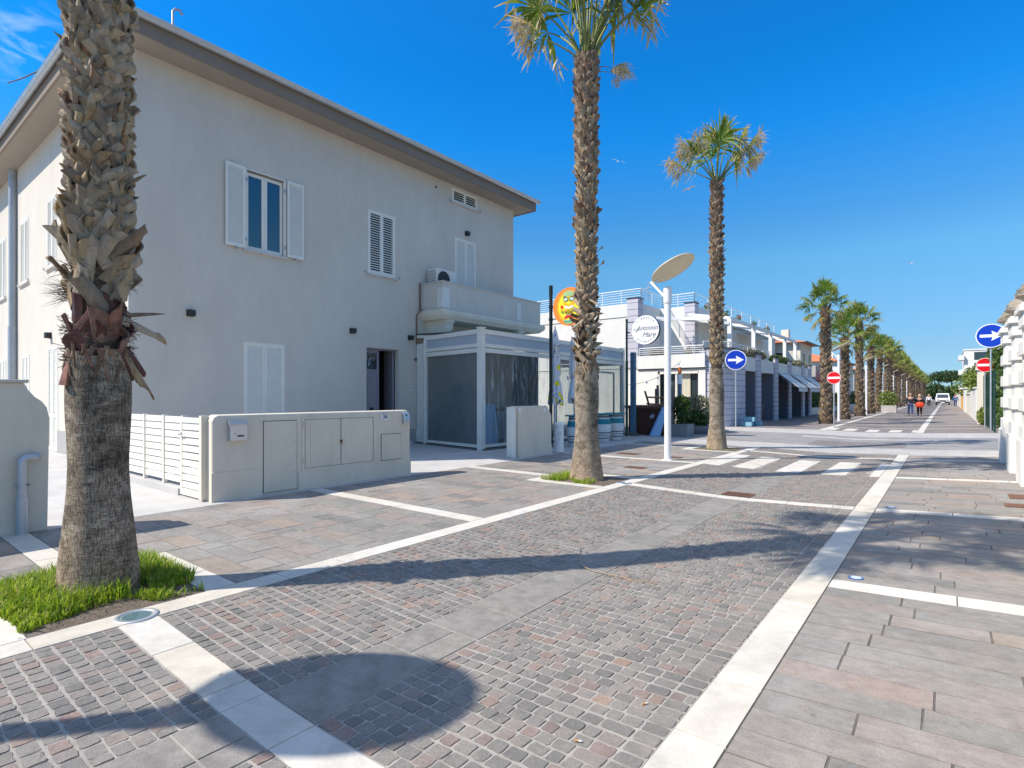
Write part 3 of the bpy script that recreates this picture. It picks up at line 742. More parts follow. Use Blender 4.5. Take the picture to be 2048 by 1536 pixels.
def palm(name, x, y, H, label, spec, seed, zs=1.9, r0=.35, r1=.262, r2=.235, near=True, bw=.115, bL=.2, bdz=.0042, crown_scale=1.0, boots2=None):
    t = thing(name, (x, y, 0), label, 'palm tree', 'palms lining the street'); local(t)
    palm_trunk(H, zs, r0, r1, r2).build('trunk', [bark, core], t)
    mb = MB(); rf = lambda z: trunk_r(z, H, r0, r1, r2, zs)
    if boots2: boots2(mb, rf, zs, H)
    else: boots(mb, zs+.1, H-.05, rf, bw, bL, bdz, seed, brown=lambda f: .15+.8*max(0, f-.25)/.75, nl=3)
    o = mb.build('leaf_bases', [bootm, bootb, sheath, fibre], t)
    rg = random.Random(seed)
    for i, (v, az, sc, zz) in enumerate(spec):
        f = bpy.data.objects.new('frond', FMESH[v]); col.objects.link(f); f.parent = t
        f.location = (0, 0, H+zz); f.rotation_euler = (rg.uniform(-.06,.06), rg.uniform(-.06,.06), R(az)); f.scale = (sc*crown_scale,)*3
    return t
def spec_auto(n, seed, sc=1.0, vs=(0,0,7,1,1,2,2,3,3,4,4,5,5,6)):
    rg = random.Random(seed); out = []
    for i in range(n):
        v = vs[int(i*len(vs)/n)]
        out.append((v, i*137.5+rg.uniform(-18,18), sc*rg.uniform(.85,1.12), .08-.02*i*.7+(-.1 if v >= 5 else 0)))
    return out
# foreground palm
def fg_boots(mb, rf, zs, H):
    boots(mb, 2.75, 5.1, lambda z: rf(z)+.012, .095, .155, .0034, 11, brown=lambda f: .04, nl=4, lean=(.0,.12), curl=(.0,.16), side=.95, smin=.72)
    boots(mb, 5.1, H-.05, rf, .09, .16, .0055, 12, brown=lambda f: .15+.7*f, nl=3)
    rg = random.Random(5); z = 2.22; k = 0
    while z < 2.85:                                    # bigger, looser boots
        th = k*2.39996+rg.uniform(-.25,.25); k += 1
        boot(mb, th, z, rf(z)+rg.uniform(-.01,.02), rg.uniform(.10,.15), rg.uniform(.2,.30), rg.choice((-1,1))*rg.uniform(.3,.85), rg.uniform(.0,.10), rg.uniform(.02,.16), nl=5, t=.013)
        z += .010
    for k in range(26):                                # red-brown sheath ring
        th = k*2.39996; boot(mb, th, rg.uniform(1.84,2.14), rf(2.2)-.005, rg.uniform(.16,.26), rg.uniform(.14,.26), rg.uniform(-.9,.9), rg.uniform(0,.15), rg.uniform(0,.3), nl=4, mi=2, t=.01)
    # pieces that stick out, as seen from the street (the camera is at about -15 degrees)
    for th, z, w_, L, side, lean, curl, mi, tw in ((R(40), 2.16, .075, .30, 2.0, .55, .0, 0, .3), (R(58), 2.2, .04, .2, 1.3, .8, .3, 1, 1.0), (R(36), 1.92, .10, .40, 2.65, .28, .0, 0, .2),
              (R(50), 1.95, .10, .28, 2.4, .35, -.1, 2, .4), (R(-100), 1.86, .13, .24, 2.8, .35, -.1, 2, .3), (R(-112), 1.90, .05, .22, -1.9, .75, -.55, 2, .8), (R(-60), 1.88, .075, .30, 3.0, .06, .0, 2, .1),
              (R(-118), 2.42, .07, .20, .3, .35, .3, 0, .2), (R(-115), 2.62, .08, .26, -.2, .25, .2, 0, 0), (R(52), 3.2, .045, .15, .1, .55, .4, 0, 0), (R(50), 2.66, .08, .25, .2, .3, .25, 0, 0),
              (R(-70), 2.86, .12, .30, .4, .06, .12, 0, 0), (R(-20), 2.82, .13, .32, -.15, .05, .12, 0, 0), (R(10), 2.62, .12, .32, .7, .06, .15, 0, 0)):
        boot(mb, th, z, rf(2.2)+.01, w_, L, side, lean, curl, nl=6, mi=mi, twist=tw, t=.012, taper=.35)
    for k in range(46):                                # worn stubs hanging over the bark
        th = k*2.39996; boot(mb, th, 1.93+rg.uniform(-.04,.03), rf(1.5)-.012, rg.uniform(.03,.075), rg.uniform(.08,.26), PI+rg.uniform(-.5,.5), rg.uniform(0,.08), 0, nl=4, mi=rg.choice((1,1,2,3)), t=.006, taper=.6)
    for _ in range(520):                               # hanging and wrapped fibres
        th = U(0, 2*PI); z = rg.choice((1.86, 2.0, 2.1, 2.5)); z += U(-.08,.08); r = rf(2.2)+.02
        a = Vector((math.cos(th)*r, math.sin(th)*r, z)); q = U(.5,1)
        b = a+Vector((math.cos(th)*U(0,.10)-math.sin(th)*U(-.14,.14), math.sin(th)*U(0,.10)+math.cos(th)*U(-.14,.14), U(-.16,.08)))*q
        m_ = (a+b)/2+Vector((math.cos(th), math.sin(th), .2))*.03
        wv = Vector((0,0,.0022))
        mb.add([a-wv, a+wv, m_+wv, m_-wv, b], [(0,1,2,3),(3,2,4)], 3)
    for _ in range(70):
        th = R(-118)+U(-.12,.12); r = rf(2.2)+.03; a = Vector((math.cos(th)*r, math.sin(th)*r, 2.36+U(-.07,.07)))
        b = a+Vector((math.cos(th)*U(.06,.2), math.sin(th)*U(.06,.2), U(-.12,.1))); wv = Vector((0,0,.002))
        mb.add([a-wv, a+wv, b], [(0,1,2)], 3)
palm('palm_tree', -5.30, 1.40, 8.0, 'thick palm in the grass patch, nearest one, its crown above the frame', spec_auto(30, 3, 1.0, (0,0,7,1,1,2,2,3,3,4,4,4,5,5)), 3, zs=1.86, r0=.285, r1=.203, r2=.20, boots2=fg_boots)
def p2_boots(mb, rf, zs, H):
    boots(mb, 3.2, 5.6, rf, .085, .15, .0052, 21, brown=lambda f: .1, nl=4, lean=(.0,.22), curl=(.0,.35), side=.6)
    boots(mb, 5.6, H-.05, lambda z: rf(z)+.02, .09, .125, .0048, 22, brown=lambda f: .35+.6*f, nl=3, lean=(.05,.32), curl=(0,.3), side=.4)
    boots(mb, 4.55, 4.95, rf, .10, .2, .012, 27, brown=lambda f: 1, nl=3)
    rg = random.Random(8); z = 2.15; k = 0
    for k in range(36):
        th = k*2.39996; boot(mb, th, 2.16+rg.uniform(-.04,.03), rf(1.8)-.012, rg.uniform(.03,.07), rg.uniform(.08,.26), PI+rg.uniform(-.5,.5), rg.uniform(0,.08), 0, nl=4, mi=rg.choice((0,1,1)), t=.006, taper=.6)
    k = 0
    while z < 3.5:
        th = k*2.39996+rg.uniform(-.3,.3); k += 1
        boot(mb, th, z, rf(z)+rg.uniform(-.012,.01), rg.uniform(.07,.11), rg.uniform(.18,.28), rg.choice((-1,1))*rg.uniform(.6,1.45), rg.uniform(-.02,.06), rg.uniform(-.1,.06), nl=6, t=.010, mi=rg.choice((0,0,0,1)))
        z += .015
    for th, z, w_, L, side, lean, curl, mi in ((R(-20), 2.3, .10, .30, 2.6, .05, .0, 0), (R(42), 2.3, .09, .38, 2.8, .22, -.05, 1), (R(10), 2.35, .09, .32, 1.3, .05, .0, 0), (R(30), 2.3, .05, .30, 3.0, .1, 0, 1),
              (R(-75), 3.40, .05, .36, 2.2, .35, -.1, 0), (R(-80), 2.95, .06, .26, -2.3, .25, .1, 0), (R(50), 3.9, .035, .18, .2, .8, .3, 0), (R(52), 4.2, .035, .15, .1, .8, .3, 0),
              (R(-100), 5.0, .03, .2, .6, .8, .1, 1), (R(50), 2.8, .07, .24, 2.7, .2, 0, 0)):
        boot(mb, th, z, rf(3)+.01, w_, L, side, lean, curl, nl=6, mi=mi, t=.01, twist=.3, taper=.3)
NECK = .70
palm('palm_tree', -5.27, 8.92, 7.85, 'tall palm behind the orange sign, second along the row, crown cut off by the frame',
     [(0,20,1.5,.05),(0,200,1.5,.05),(7,80,1.45,.05),(7,300,1.4,.05),(1,150,1.45,0),(8,-30,1.45,0),(8,100,1.45,0),(9,30,1.4,0),(9,215,1.4,0),(1,50,1.4,0),(9,-15,1.4,0),(2,175,1.35,0),
      (9,48,1.5,-.02),(2,222,1.3,-.02),(9,100,1.3,0),(11,214,1.05,-.05),(2,35,1.4,-.05),(10,-50,1.1,0),(13,40,.6,-.2),(13,25,.5,-.32),(8,250,1.4,0),(9,-70,1.3,0),(10,34,1.25,0)], 4, zs=2.1, r0=.325, r1=.212, r2=.265, boots2=p2_boots)
NECK = .80
palm('palm_tree', -5.30, 16.42, 7.85, 'ragged palm with sparse windblown fronds, behind the white lamp post',
     [(8,20,1.15,.05),(8,200,1.15,.05),(0,110,1.1,.05),(7,290,1.05,.05),(9,40,1.1,0),(9,220,1.15,0),(10,40,1.3,0),(11,205,1.05,0),(10,54,1.15,0),(10,228,1.1,0),(11,28,.95,0),(12,240,.9,0),(9,300,1.05,0),(1,120,1.05,0),(2,215,1.0,0),(12,60,.8,0),(7,45,1.15,0)], 5,
     zs=2.35, r0=.30, r1=.20, r2=.17, bw=.09, bL=.14, bdz=.0065)

NECK = .86
# the rest of the row: three trunk builds and three crowns, shared
def crown_mesh(seed, n):
    mb = MB(); rg = random.Random(seed)
    for (v, az, sc, zz) in spec_auto(n, seed, 1.0):
        src = FV[v]; M = Matrix.Translation((0,0,zz)) @ Matrix.Rotation(R(az), 4, 'Z') @ Matrix.Scale(sc, 4)
        b = len(mb.v); mb.v += [M @ p for p in src.v]; mb.f += [[b+i for i in f] for f in src.f]; mb.mi += src.mi; mb.sm += src.sm
        for k, tv in src.tip.items(): mb.tip[b+k] = max(0, tv*.8-.12)
    o = mb.build('c', [petm, fan]); me = o.data; bpy.data.objects.remove(o); return me
CR = [crown_mesh(31, 26), crown_mesh(32, 24), crown_mesh(33, 28)]
TB = []
for i in range(3):
    H = 6.4; mt = palm_trunk(H, .5, .40, .30, .24, n=16, jit=.03, dz=.2); mt.mi = [1]*len(mt.mi)
    a = mt.build('t', [bark, core]); me1 = a.data; bpy.data.objects.remove(a)
    mb = MB(); boots(mb, .12, H-.02, lambda z: trunk_r(z, 6.4, .38, .29, .24, .5), .15, .17, .011, 60+i, brown=lambda f: .25+.65*f, nl=3, lean=(.1,.5), side=.4)
    b = mb.build('b', [bootm, bootb, sheath, fibre]); me2 = b.data; bpy.data.objects.remove(b); TB.append((me1, me2))
HT = [6.35, 5.45, 6.85, 5.9, 6.3, 6.0, 6.4, 5.8, 6.2]
ordn = ['fourth', 'fifth', 'sixth', 'seventh', 'eighth', 'ninth', 'tenth', 'eleventh', 'twelfth', 'thirteenth', 'fourteenth', 'fifteenth', 'sixteenth', 'seventeenth', 'eighteenth', 'nineteenth', 'twentieth', 'twenty-first', 'twenty-second', 'twenty-third', 'twenty-fourth', 'twenty-fifth', 'twenty-sixth', 'twenty-seventh', 'twenty-eighth']
for i in range(25):
    y = 35.3+7.5*i; H = HT[i % 9] if i < 9 else U(5.7, 6.5)
    lab = 'palm with green crown, %s from the camera along the row' % ordn[i]
    if i == 0: lab = 'full green palm behind the left no entry sign, first past the junction'
    t = thing('palm_tree', (-5.3+U(-.1,.1), y+U(-.3,.3), 0), lab, 'palm tree', 'palms lining the street'); t.rotation_euler = (U(-.025,.025), U(-.03,.03), 0)
    H *= U(.94, 1.07); a, b = TB[i % 3]
    for nm, me in (('trunk', a), ('leaf_bases', b)):
        o = bpy.data.objects.new(nm, me); col.objects.link(o); o.parent = t; o.scale = (1, 1, H/6.4); o.rotation_euler[2] = i*1.3
    c = bpy.data.objects.new('crown', CR[i % 3]); col.objects.link(c); c.parent = t; c.location = (0, 0, H); c.scale = (.86+.08*(i % 3),)*2+(1.0+.08*(i % 2),); c.rotation_euler[2] = i*2.1+.6

# ------------------------------------------------------------------ street lamps
def make_lamp():
    t = thing('street_lamp', (0,0,0), 'x', 'street lamp', 'white street lamps with tilted round reflectors'); local(t)
    mb = MB(); mb.tube([(0,0,-.02),(0,0,3.82)], .078, 20); mb.lathe([(.12,0),(.12,.02),(.08,.03)], n=20); mb.build('pole', whitep, t)
    mb = MB(); mb.tube([(0,0,3.80),(0,0,4.15)], [.095,.10], 20); mb.tube([(0,0,4.13),(0,0,4.18)], [.10,.085], 20); mb.tube([(0,0,3.78),(0,0,3.80)], .088, 20); mb.build('lamp_head', whitep, t)
    th = R(29); c = Vector((.09, .10, 4.64)); n = Vector((-math.sin(th), 0, math.cos(th)))
    mb = MB(); e0 = Vector((-.12,-.02,3.98)); e1 = Vector((-.24,-.02,4.10)); e2 = c-Vector((math.cos(th),0,math.sin(th)))*.56
    mb.bar((-.05,0,3.94), (-.44,.06,4.36), .05, .12, up=(0,1,0)); mb.tube([(-.44,.06,4.33), e2+Vector((-.02,0,-.02)), e2+Vector((.10,0,.04))], .026, 8); mb.build('bracket', whitep, t)
    mb = MB(); M = Matrix.Translation(c) @ n.to_track_quat('Z', 'Y').to_matrix().to_4x4(); mb.M = M
    mb.lathe([(0,.012),(.33,.028),(.545,.018),(.56,.0),(.555,-.012),(.53,-.006),(.3,.006),(0,.010)], n=56); mb.build('reflector', mat('reflector cream', (0.78, 0.66, 0.46), 0.35, var=.12, vscale=2), t)
    return t
lamp0 = make_lamp(); lamp0.location = (-5.28, 12.75, 0); lamp0['label'] = 'white street lamp standing between the second and third palms'
for i, y in enumerate([-1.9, 39.7]+[54.8+15*k for k in range(9)]):
    l = copy_tree(lamp0); l.location = (-5.28 if i else -5.41, y, 0)
    l['label'] = ['white street lamp behind the viewer that casts the round shadow', 'white street lamp just past the left no entry sign', 'white street lamp, third visible along the palm row'][i] if i < 3 else 'distant white street lamp, the %s beyond the junction' % ordn[i-3]

# ------------------------------------------------------------------ the big house
HX, HY0, HY1, HZ = -13.75, 4.15, 17.5, 9.05
house = thing('house', (-13.75, 10.8, 0), 'two storey greige plaster house with taupe eaves and a corner balcony', 'house')
def wall(mb, M, u0, u1, z0, z1, holes, depth=.22, mi=0, mr=0):
    us = sorted({u0, u1, *[h[0] for h in holes], *[h[1] for h in holes]}); zs = sorted({z0, z1, *[h[2] for h in holes], *[h[3] for h in holes]})
    for i in range(len(us)-1):
        for j in range(len(zs)-1):
            uc, zc = (us[i]+us[i+1])/2, (zs[j]+zs[j+1])/2
            if any(h[0] < uc < h[1] and h[2] < zc < h[3] for h in holes): continue
            mb.add([M @ Vector(p) for p in ((us[i],0,zs[j]),(us[i+1],0,zs[j]),(us[i+1],0,zs[j+1]),(us[i],0,zs[j+1]))], [(0,1,2,3)], mi)
    for a, b, c, d in [h[:4] for h in holes]:
        for q in ((((a,0,c),(b,0,c),(b,-depth,c),(a,-depth,c))), ((a,0,d),(a,-depth,d),(b,-depth,d),(b,0,d)), ((a,0,c),(a,-depth,c),(a,-depth,d),(a,0,d)), ((b,0,c),(b,0,d),(b,-depth,d),(b,-depth,c))):
            mb.add([M @ Vector(p) for p in q], [(0,1,2,3)], mr)
FH = [(6.66,7.70,5.22,7.22), (10.37,11.41,5.28,7.22), (13.98,15.30,8.44,8.95), (14.13,15.23,4.45,7.22), (6.62,7.69,.20,2.90), (10.32,11.58,.12,3.02)]
SHs = [(-20.37,-19.37,5.2,7.2), (-23.75,-22.6,5.15,7.2), (-27.0,-25.95,5.0,7.15), (-20.28,-19.25,.02,2.95), (-23.5,-22.5,.9,2.85), (-27.0,-25.95,.9,2.85)]
mb = MB(); wall(mb, EX(0,0), HY0, HY1, -.2, HZ, FH); wall(mb, SY(0,0), -32, HX, -.2, HZ, SHs)
mb.add([(HX,HY1,-.2),(-32,HY1,-.2),(-32,HY1,HZ),(HX,HY1,HZ)], [(0,1,2,3)]); mb.add([(-32,HY1,-.2),(-32,HY0,-.2),(-32,HY0,HZ),(-32,HY1,HZ)], [(0,1,2,3)])
mb.build('wall', pl_house, house)
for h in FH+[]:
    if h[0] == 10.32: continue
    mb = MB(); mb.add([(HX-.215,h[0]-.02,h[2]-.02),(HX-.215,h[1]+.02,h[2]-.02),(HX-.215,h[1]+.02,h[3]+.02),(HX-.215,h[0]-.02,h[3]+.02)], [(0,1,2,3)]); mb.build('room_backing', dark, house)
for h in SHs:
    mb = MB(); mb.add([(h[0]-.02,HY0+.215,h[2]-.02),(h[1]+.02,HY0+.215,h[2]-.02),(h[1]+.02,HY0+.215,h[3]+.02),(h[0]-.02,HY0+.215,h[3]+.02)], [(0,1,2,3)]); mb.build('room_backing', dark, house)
# plinth band
mb = MB()
for a, b in ((HY0-.012, 6.60), (7.71, 10.30), (11.60, HY1)): mb.box(HX, HX+.03, a, b, -.15, .47)
for a, b in ((-32, -20.30), (-19.23, HX+.03)): mb.box(a, b, HY0-.03, HY0, -.15, .60)
mb.build('plinth', pl_plinth, house)
# eave, fascia, gutter, roof
ov = .70
x1, y0_, y1_ = HX+ov, HY0-ov+.06, HY1+ov-.1
mb = MB(); mb.box(-33, x1-.05, y0_+.05, y1_-.05, HZ, HZ+.05); mb.build('soffit', pl_soffit, house)
mb = MB(); mb.box(x1-.05, x1, y0_, y1_, HZ-.02, HZ+.34); mb.box(-33, x1-.05, y0_, y0_+.05, HZ-.02, HZ+.34); mb.box(-33, x1-.05, y1_-.05, y1_, HZ-.02, HZ+.34); fas = mb.build('fascia', pl_taupe, house)
mb = MB(); zg = HZ+.34; cx, cy = -20.5, (y0_+y1_)/2; hz = zg+2.0
mb.add([(-33,y0_-.06,zg),(x1+.06,y0_-.06,zg),(x1+.06,y1_+.06,zg),(-33,y1_+.06,zg),(cx,cy,hz),(-33,cy,hz)], [(0,1,4,5),(1,2,4),(2,3,5,4),(0,5,3),(0,3,2,1)]); rf = mb.build('roof', redroof, house)
def gutter(mb, p0, p1, out):
    p0, p1, out = Vector(p0), Vector(p1), Vector(out); d = (p1-p0).normalized(); n = 9; vs = []
    for p in (p0, p1):
        for k in range(n):
            a = PI*k/(n-1); vs.append(p+out*(.085-.085*math.cos(a))+Vector((0,0,-.10*math.sin(a))))
        vs.append(p+out*.182+Vector((0,0,.012)))
    m_ = n+1
    mb.add(vs, [(k, k+1, m_+k+1, m_+k) for k in range(n)], 0, True); mb.add(vs, [tuple(range(n)), tuple(range(m_+n-1, m_-1, -1))])
    L = (p1-p0).length; k = .3
    while k < L:
        q = p0+d*k; ring = []
        for i in range(n): a = PI*i/(n-1); ring.append(q+out*(.085-.090*math.cos(a))+Vector((0,0,-.105*math.sin(a)+.002)))
        for i in range(n-1): mb.add([ring[i]-d*.012, ring[i]+d*.012, ring[i+1]+d*.012, ring[i+1]-d*.012], [(0,1,2,3)])
        k += .8
mb = MB(); gutter(mb, (x1, y0_-.1, zg+.02), (x1, y1_+.1, zg+.02), (1,0,0)); gutter(mb, (-33, y0_, zg+.02), (x1+.1, y0_, zg+.02), (0,-1,0)); mb.build('gutter', zinc, rf)
mb = MB(); mb.tube([(-13.3,4.85,9.3),(-13.3,4.85,9.98),(-13.28,4.9,10.05),(-13.27,4.98,10.06),(-13.27,5.03,9.98)], .025, 8); mb.build('vent_pipe', zincmatte, house)

def shutter(M, w_, h_, open_slat=False, rail=.055, t=.035, mid=None):
    """one louvred leaf; local x 0..w, z 0..h, outward +y"""
    mb = MB(M)
    mb.box(0, rail, 0, t, 0, h_); mb.box(w_-rail, w_, 0, t, 0, h_); mb.box(rail, w_-rail, 0, t, 0, rail*1.3); mb.box(rail, w_-rail, 0, t, h_-rail*1.1, h_)
    zs = [(rail*1.3, h_-rail*1.1)]
    if mid: mb.box(rail, w_-rail, 0, t, mid-.05, mid+.05); zs = [(rail*1.3, mid-.05), (mid+.05, h_-rail*1.1)]
    for a, b in zs:
        n = max(3, int((b-a)/(.060 if not open_slat else .072))); p = (b-a)/n
        for i in range(n):
            z = a+i*p; g = .62 if open_slat else .08
            mb.add([(rail,t*.72,z),(w_-rail,t*.72,z),(w_-rail,t*.12,z+p*(1-g)),(rail,t*.12,z+p*(1-g)),(rail,t*.72,z+.010),(w_-rail,t*.72,z+.010),(w_-rail,t*.12,z+p*(1-g)+.010),(rail,t*.12,z+p*(1-g)+.010)],
                   [(0,1,2,3),(4,7,6,5),(0,4,5,1)])
    return mb
def window(parent, MF, h, kind='closed', sill=True, mid=None, name='window'):
    a, b, c, d = h; M = MF(a, c); w_, h_ = b-a, d-c
    mb = MB(M); e = .035
    mb.box(-.004, e, -.05, .012, 0, h_); mb.box(w_-e, w_+.004, -.05, .012, 0, h_); mb.box(e, w_-e, -.05, .012, h_-e, h_+.004)
    if kind != 'open': mb.box(e, w_-e, -.05, .012, -.004, .02)
    f = mb.build(name, shut, parent)
    if kind in ('closed', 'louvre'):
        lw = (w_-2*e)/2-.003
        for i in range(2):
            shutter(M @ Matrix.Translation((e+i*(lw+.006), -.03, .02)), lw, h_-e-.02, kind == 'louvre', mid=mid).build('shutter', shut, f)
    if sill:
        mb = MB(M); mb.box(-.07, w_+.07, -.05, .07, -.05, -.006); mb.build('sill', ceramic, f)
        mb = MB(M)
        for q in (-.14, w_+.14): mb.tube([(q,0,.02),(q,.06,.02),(q,.06,-.03)], .008, 5); mb.box(q-.012, q+.012, .04, .075, -.0, .05)
        mb.build('shutter_catch', zincmatte, f)
    return f
MX = lambda a, c: EX(a, c); MS = lambda a, c: SY(a, c)
# open window with folded-back shutters
a, b, c, d = FH[0]; M = MX(a, c); w_, h_ = b-a, d-c
mb = MB(M); mb.box(-.03,.03,-.04,.02,-.02,h_+.03); mb.box(w_-.03,w_+.03,-.04,.02,-.02,h_+.03); mb.box(.03,w_-.03,-.04,.02,h_-.0,h_+.03)
for q in (.03, w_/2-.075, w_/2+.0, w_-.10): mb.box(q, q+.07, -.11, -.06, .03, h_-.03)
for q0, q1 in ((.10, w_/2-.075), (w_/2+.07, w_-.10)):
    mb.box(q0, q1, -.11, -.06, .03, .11); mb.box(q0, q1, -.11, -.06, h_-.11, h_-.03)
wf = mb.build('window', shut, house)
for q0, q1 in ((.10, w_/2-.075), (w_/2+.07, w_-.10)):
    mb = MB(M); mb.box(q0, q1, -.092, -.084, .11, h_-.11); mb.build('pane', glass, wf)
mb = MB(M); mb.box(-.06, w_+.06, -.2, .075, -.055, -.006); mb.build('sill', ceramic, wf)
for u, sg in ((-.51, 1), (w_+.04, 1)): shutter(M @ Matrix.Translation((u, .045, .01)), .47, h_+.02).build('shutter', shut, wf, label='shutter folded open against the wall')
mb = MB(M)
for q in (-.25, w_+.27): mb.box(q-.015, q+.015, .0, .10, -.04, .02)
for q in (.01, w_-.01):
    for z in (.25, h_-.25): mb.box(q-.02, q+.02, .02, .055, z-.04, z+.04)
mb.build('shutter_catch', zinc, wf)
window(house, MX, FH[1], 'louvre'); window(house, MX, FH[2], 'louvre'); window(house, MX, FH[3], 'closed', sill=False); window(house, MX, FH[4], 'closed', sill=False)
for i, h in enumerate(SHs): window(house, MS, h, 'closed', sill=(i != 3), mid=(.95 if i == 3 else None))
# front door: closed left leaf, right leaf open inwards
a, b, c, d = FH[5]; M = MX(a, c); w_, h_ = b-a, d-c
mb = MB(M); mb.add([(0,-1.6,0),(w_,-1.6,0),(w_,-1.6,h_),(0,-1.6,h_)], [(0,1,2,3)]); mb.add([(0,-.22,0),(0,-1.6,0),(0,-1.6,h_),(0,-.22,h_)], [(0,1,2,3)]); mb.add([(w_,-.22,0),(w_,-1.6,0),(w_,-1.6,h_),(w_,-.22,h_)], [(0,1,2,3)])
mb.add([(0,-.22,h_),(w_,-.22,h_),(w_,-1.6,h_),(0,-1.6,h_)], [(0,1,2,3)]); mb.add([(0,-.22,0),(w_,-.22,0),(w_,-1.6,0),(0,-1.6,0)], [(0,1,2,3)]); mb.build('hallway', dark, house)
mb = MB(M); mb.box(0,.58,-.20,-.15,0,.12); mb.box(0,.08,-.20,-.15,.12,h_-.05); mb.box(.50,.58,-.20,-.15,.12,h_-.05); mb.box(.08,.50,-.20,-.15,2.15,2.25); mb.box(.08,.50,-.20,-.15,h_-.14,h_-.05); mb.box(.08,.50,-.19,-.165,.12,2.15)
mb.box(.14,.44,-.17,-.155,.25,1.02); mb.box(.14,.44,-.17,-.155,1.12,2.08); mb.box(0, w_, -.21,-.14,h_-.05,h_)
dl = mb.build('door', doorp, house)
mb = MB(M); mb.box(.08,.50,-.185,-.175,2.25,h_-.14); mb.build('pane', glass, dl)
mb = MB(M)
for k in range(3): mb.tube([(.29+.10*math.cos(t_*.5+k), -.165, 2.5+.14*math.sin(t_*.7+k*1.2)) for t_ in range(8)], .006, 5)
mb.build('pane_grille', silver, dl)
mb = MB(M); mb.tube([(.29+.055*math.cos(t_*PI/8), -.12, .98+.075*math.sin(t_*PI/8)) for t_ in range(17)], .010, 6); mb.box(.25,.33,-.155,-.125,1.0,1.08); mb.build('knocker', darkmetal, dl)
mb = MB(M @ Matrix.Translation((w_-.10,-.17,0)) @ Matrix.Rotation(R(-80), 4, 'Z')); mb.box(0,.55,-.03,.02,0,h_-.05); mb.build('door', doorp, house, label='door leaf standing open inwards')
mb = MB(M); mb.box(-.25, w_+.25, .0, .38, -.14, -.01); mb.build('doorstep', ceramic, house)
# downpipes
mb = MB(); mb.tube([(-24.3,HY0-.09,HZ+.0),(-24.3,HY0-.09,3.8)], .115, 14); mb.tube([(-24.3,HY0-.09,3.85),(-24.3,HY0-.09,-.1)], .135, 14); mb.build('downpipe', zincmatte, house)
mb = MB(); mb.tube([(HX+.04,12.43,5.3),(HX+.04,12.43,4.42),(HX+.16,12.40,4.40),(HX+.16,12.28,4.30),(HX+.05,12.28,4.2),(HX+.05,12.28,.45),(HX+.08,12.4,.38),(HX+.08,12.42,.1),(HX+.12,12.25,.05)], .022, 8)
mb.box(HX+.0,HX+.09,12.22,12.34,2.7,2.8); mb.build('waste_pipe', copper, house)
for i, (yy, zz) in enumerate(((5.38,3.47), (9.80,3.47), (12.02,3.45), (14.73,7.47))):
    mb = MB(EX(yy,zz)); mb.box(-.085,.085,.0,.02,-.08,.08); mb.box(-.075,.075,.02,.13,-.07,.07); mb.build('wall_lamp', blackpl, house, bevel=.006)
mb = MB(SY(-20.0,3.27)); mb.box(-.10,.10,0,.02,-.09,.09); mb.box(-.09,.09,.02,.14,-.08,.08); mb.build('wall_lamp', blackpl, house, bevel=.006)
mb = MB(EX(13.2,8.72)); mb.disc((0,.012,0), (0,1,0), .035, .02, 12); mb.build('wall_vent', dark, house)
mb = MB(EX(12.18,1.80)); mb.box(-.075,.075,0,.012,-.06,.06); hp = mb.build('number_plate', signwhite, house)
def wtext(Mw, txt, size, parent, m=ink, name='lettering', ext=.003, shear=0):
    # Mw: wall frame, x along, y outward, z up; glyphs face outward
    # viewed from outside, local +x must run to the viewer's right
    T = Mw @ Matrix(((1,0,0,0),(0,0,1,.004),(0,1,0,0),(0,0,0,1)))
    mb = MB(); mb.text(txt, size, T, ext=ext, shear=shear); return mb.build(name, m, parent)
wtext(EX(12.18,1.80) @ Matrix.Translation((0,.012,0)), '34', .10, hp)

# balcony, wrapping a little round the corner
B0, B1, BX = 12.52, 17.95, -12.74
mb = MB(); t = .12
mb.box(HX, BX, B0, B0+t, 4.37, 5.24); mb.box(BX-t, BX, B0+t, B1, 4.37, 5.24); mb.box(HX-2, BX-t, B1-t, B1, 4.37, 5.24)
bal = mb.build('balcony', pl_house, house)
mb = MB(); mb.box(HX, BX+.03, B0-.03, B0+t+.03, 5.24, 5.28); mb.box(BX-t-.03, BX+.03, B0+t+.03, B1+.03, 5.24, 5.28); mb.box(HX-2, BX-t-.03, B1-t-.03, B1+.03, 5.24, 5.28); mb.build('coping', ceramic, bal)
mb = MB(); sl = [(0,4.33,.0),(1,4.33,.13),(2,4.22,.15),(3,4.14,.10),(4,4.08,.02)]
mb.box(HX-2, BX+.13, B0-.12, B1+.12, 4.33, 4.37); mb.build('slab_edge', ceramic, bal)
mb = MB(); prof = [(.15,4.33),(.16,4.26),(.13,4.17),(.05,4.11),(-.02,4.05),(-.3,4.05)]
loops = []
for o_, z in prof: loops.append([(HX-.01, B0-o_*.8, z), (BX+o_, B0-o_*.8, z), (BX+o_, B1+o_*.8, z), (HX-2, B1+o_*.8, z)])
vs = [p for l in loops for p in l]
mb.add(vs, [(i*4+j, i*4+j+1, (i+1)*4+j+1, (i+1)*4+j) for i in range(len(prof)-1) for j in range(3)]); k = (len(prof)-1)*4
mb.add([(HX-.01,B0+.2,4.05),(BX-.25,B0+.2,4.05),(BX-.25,B1-.2,4.05),(HX-2,B1-.2,4.05)], [(0,1,2,3)]); mb.box(HX,BX+.1,B0-.08,B1+.08,4.20,4.33); mb.build('cornice', pl_wall, bal)
for yy in (12.72, 16.55):   # console brackets
    mb = MB()
    pf = [(HX,4.05),(BX+.02,4.05),(BX+.02,3.98),(BX-.05,3.92),(BX-.07,3.75),(BX-.18,3.58),(BX-.4,3.48),(HX,3.42)]
    mb.prism(pf, 'y', yy, yy+.34); mb.build('bracket', pl_wall, bal)
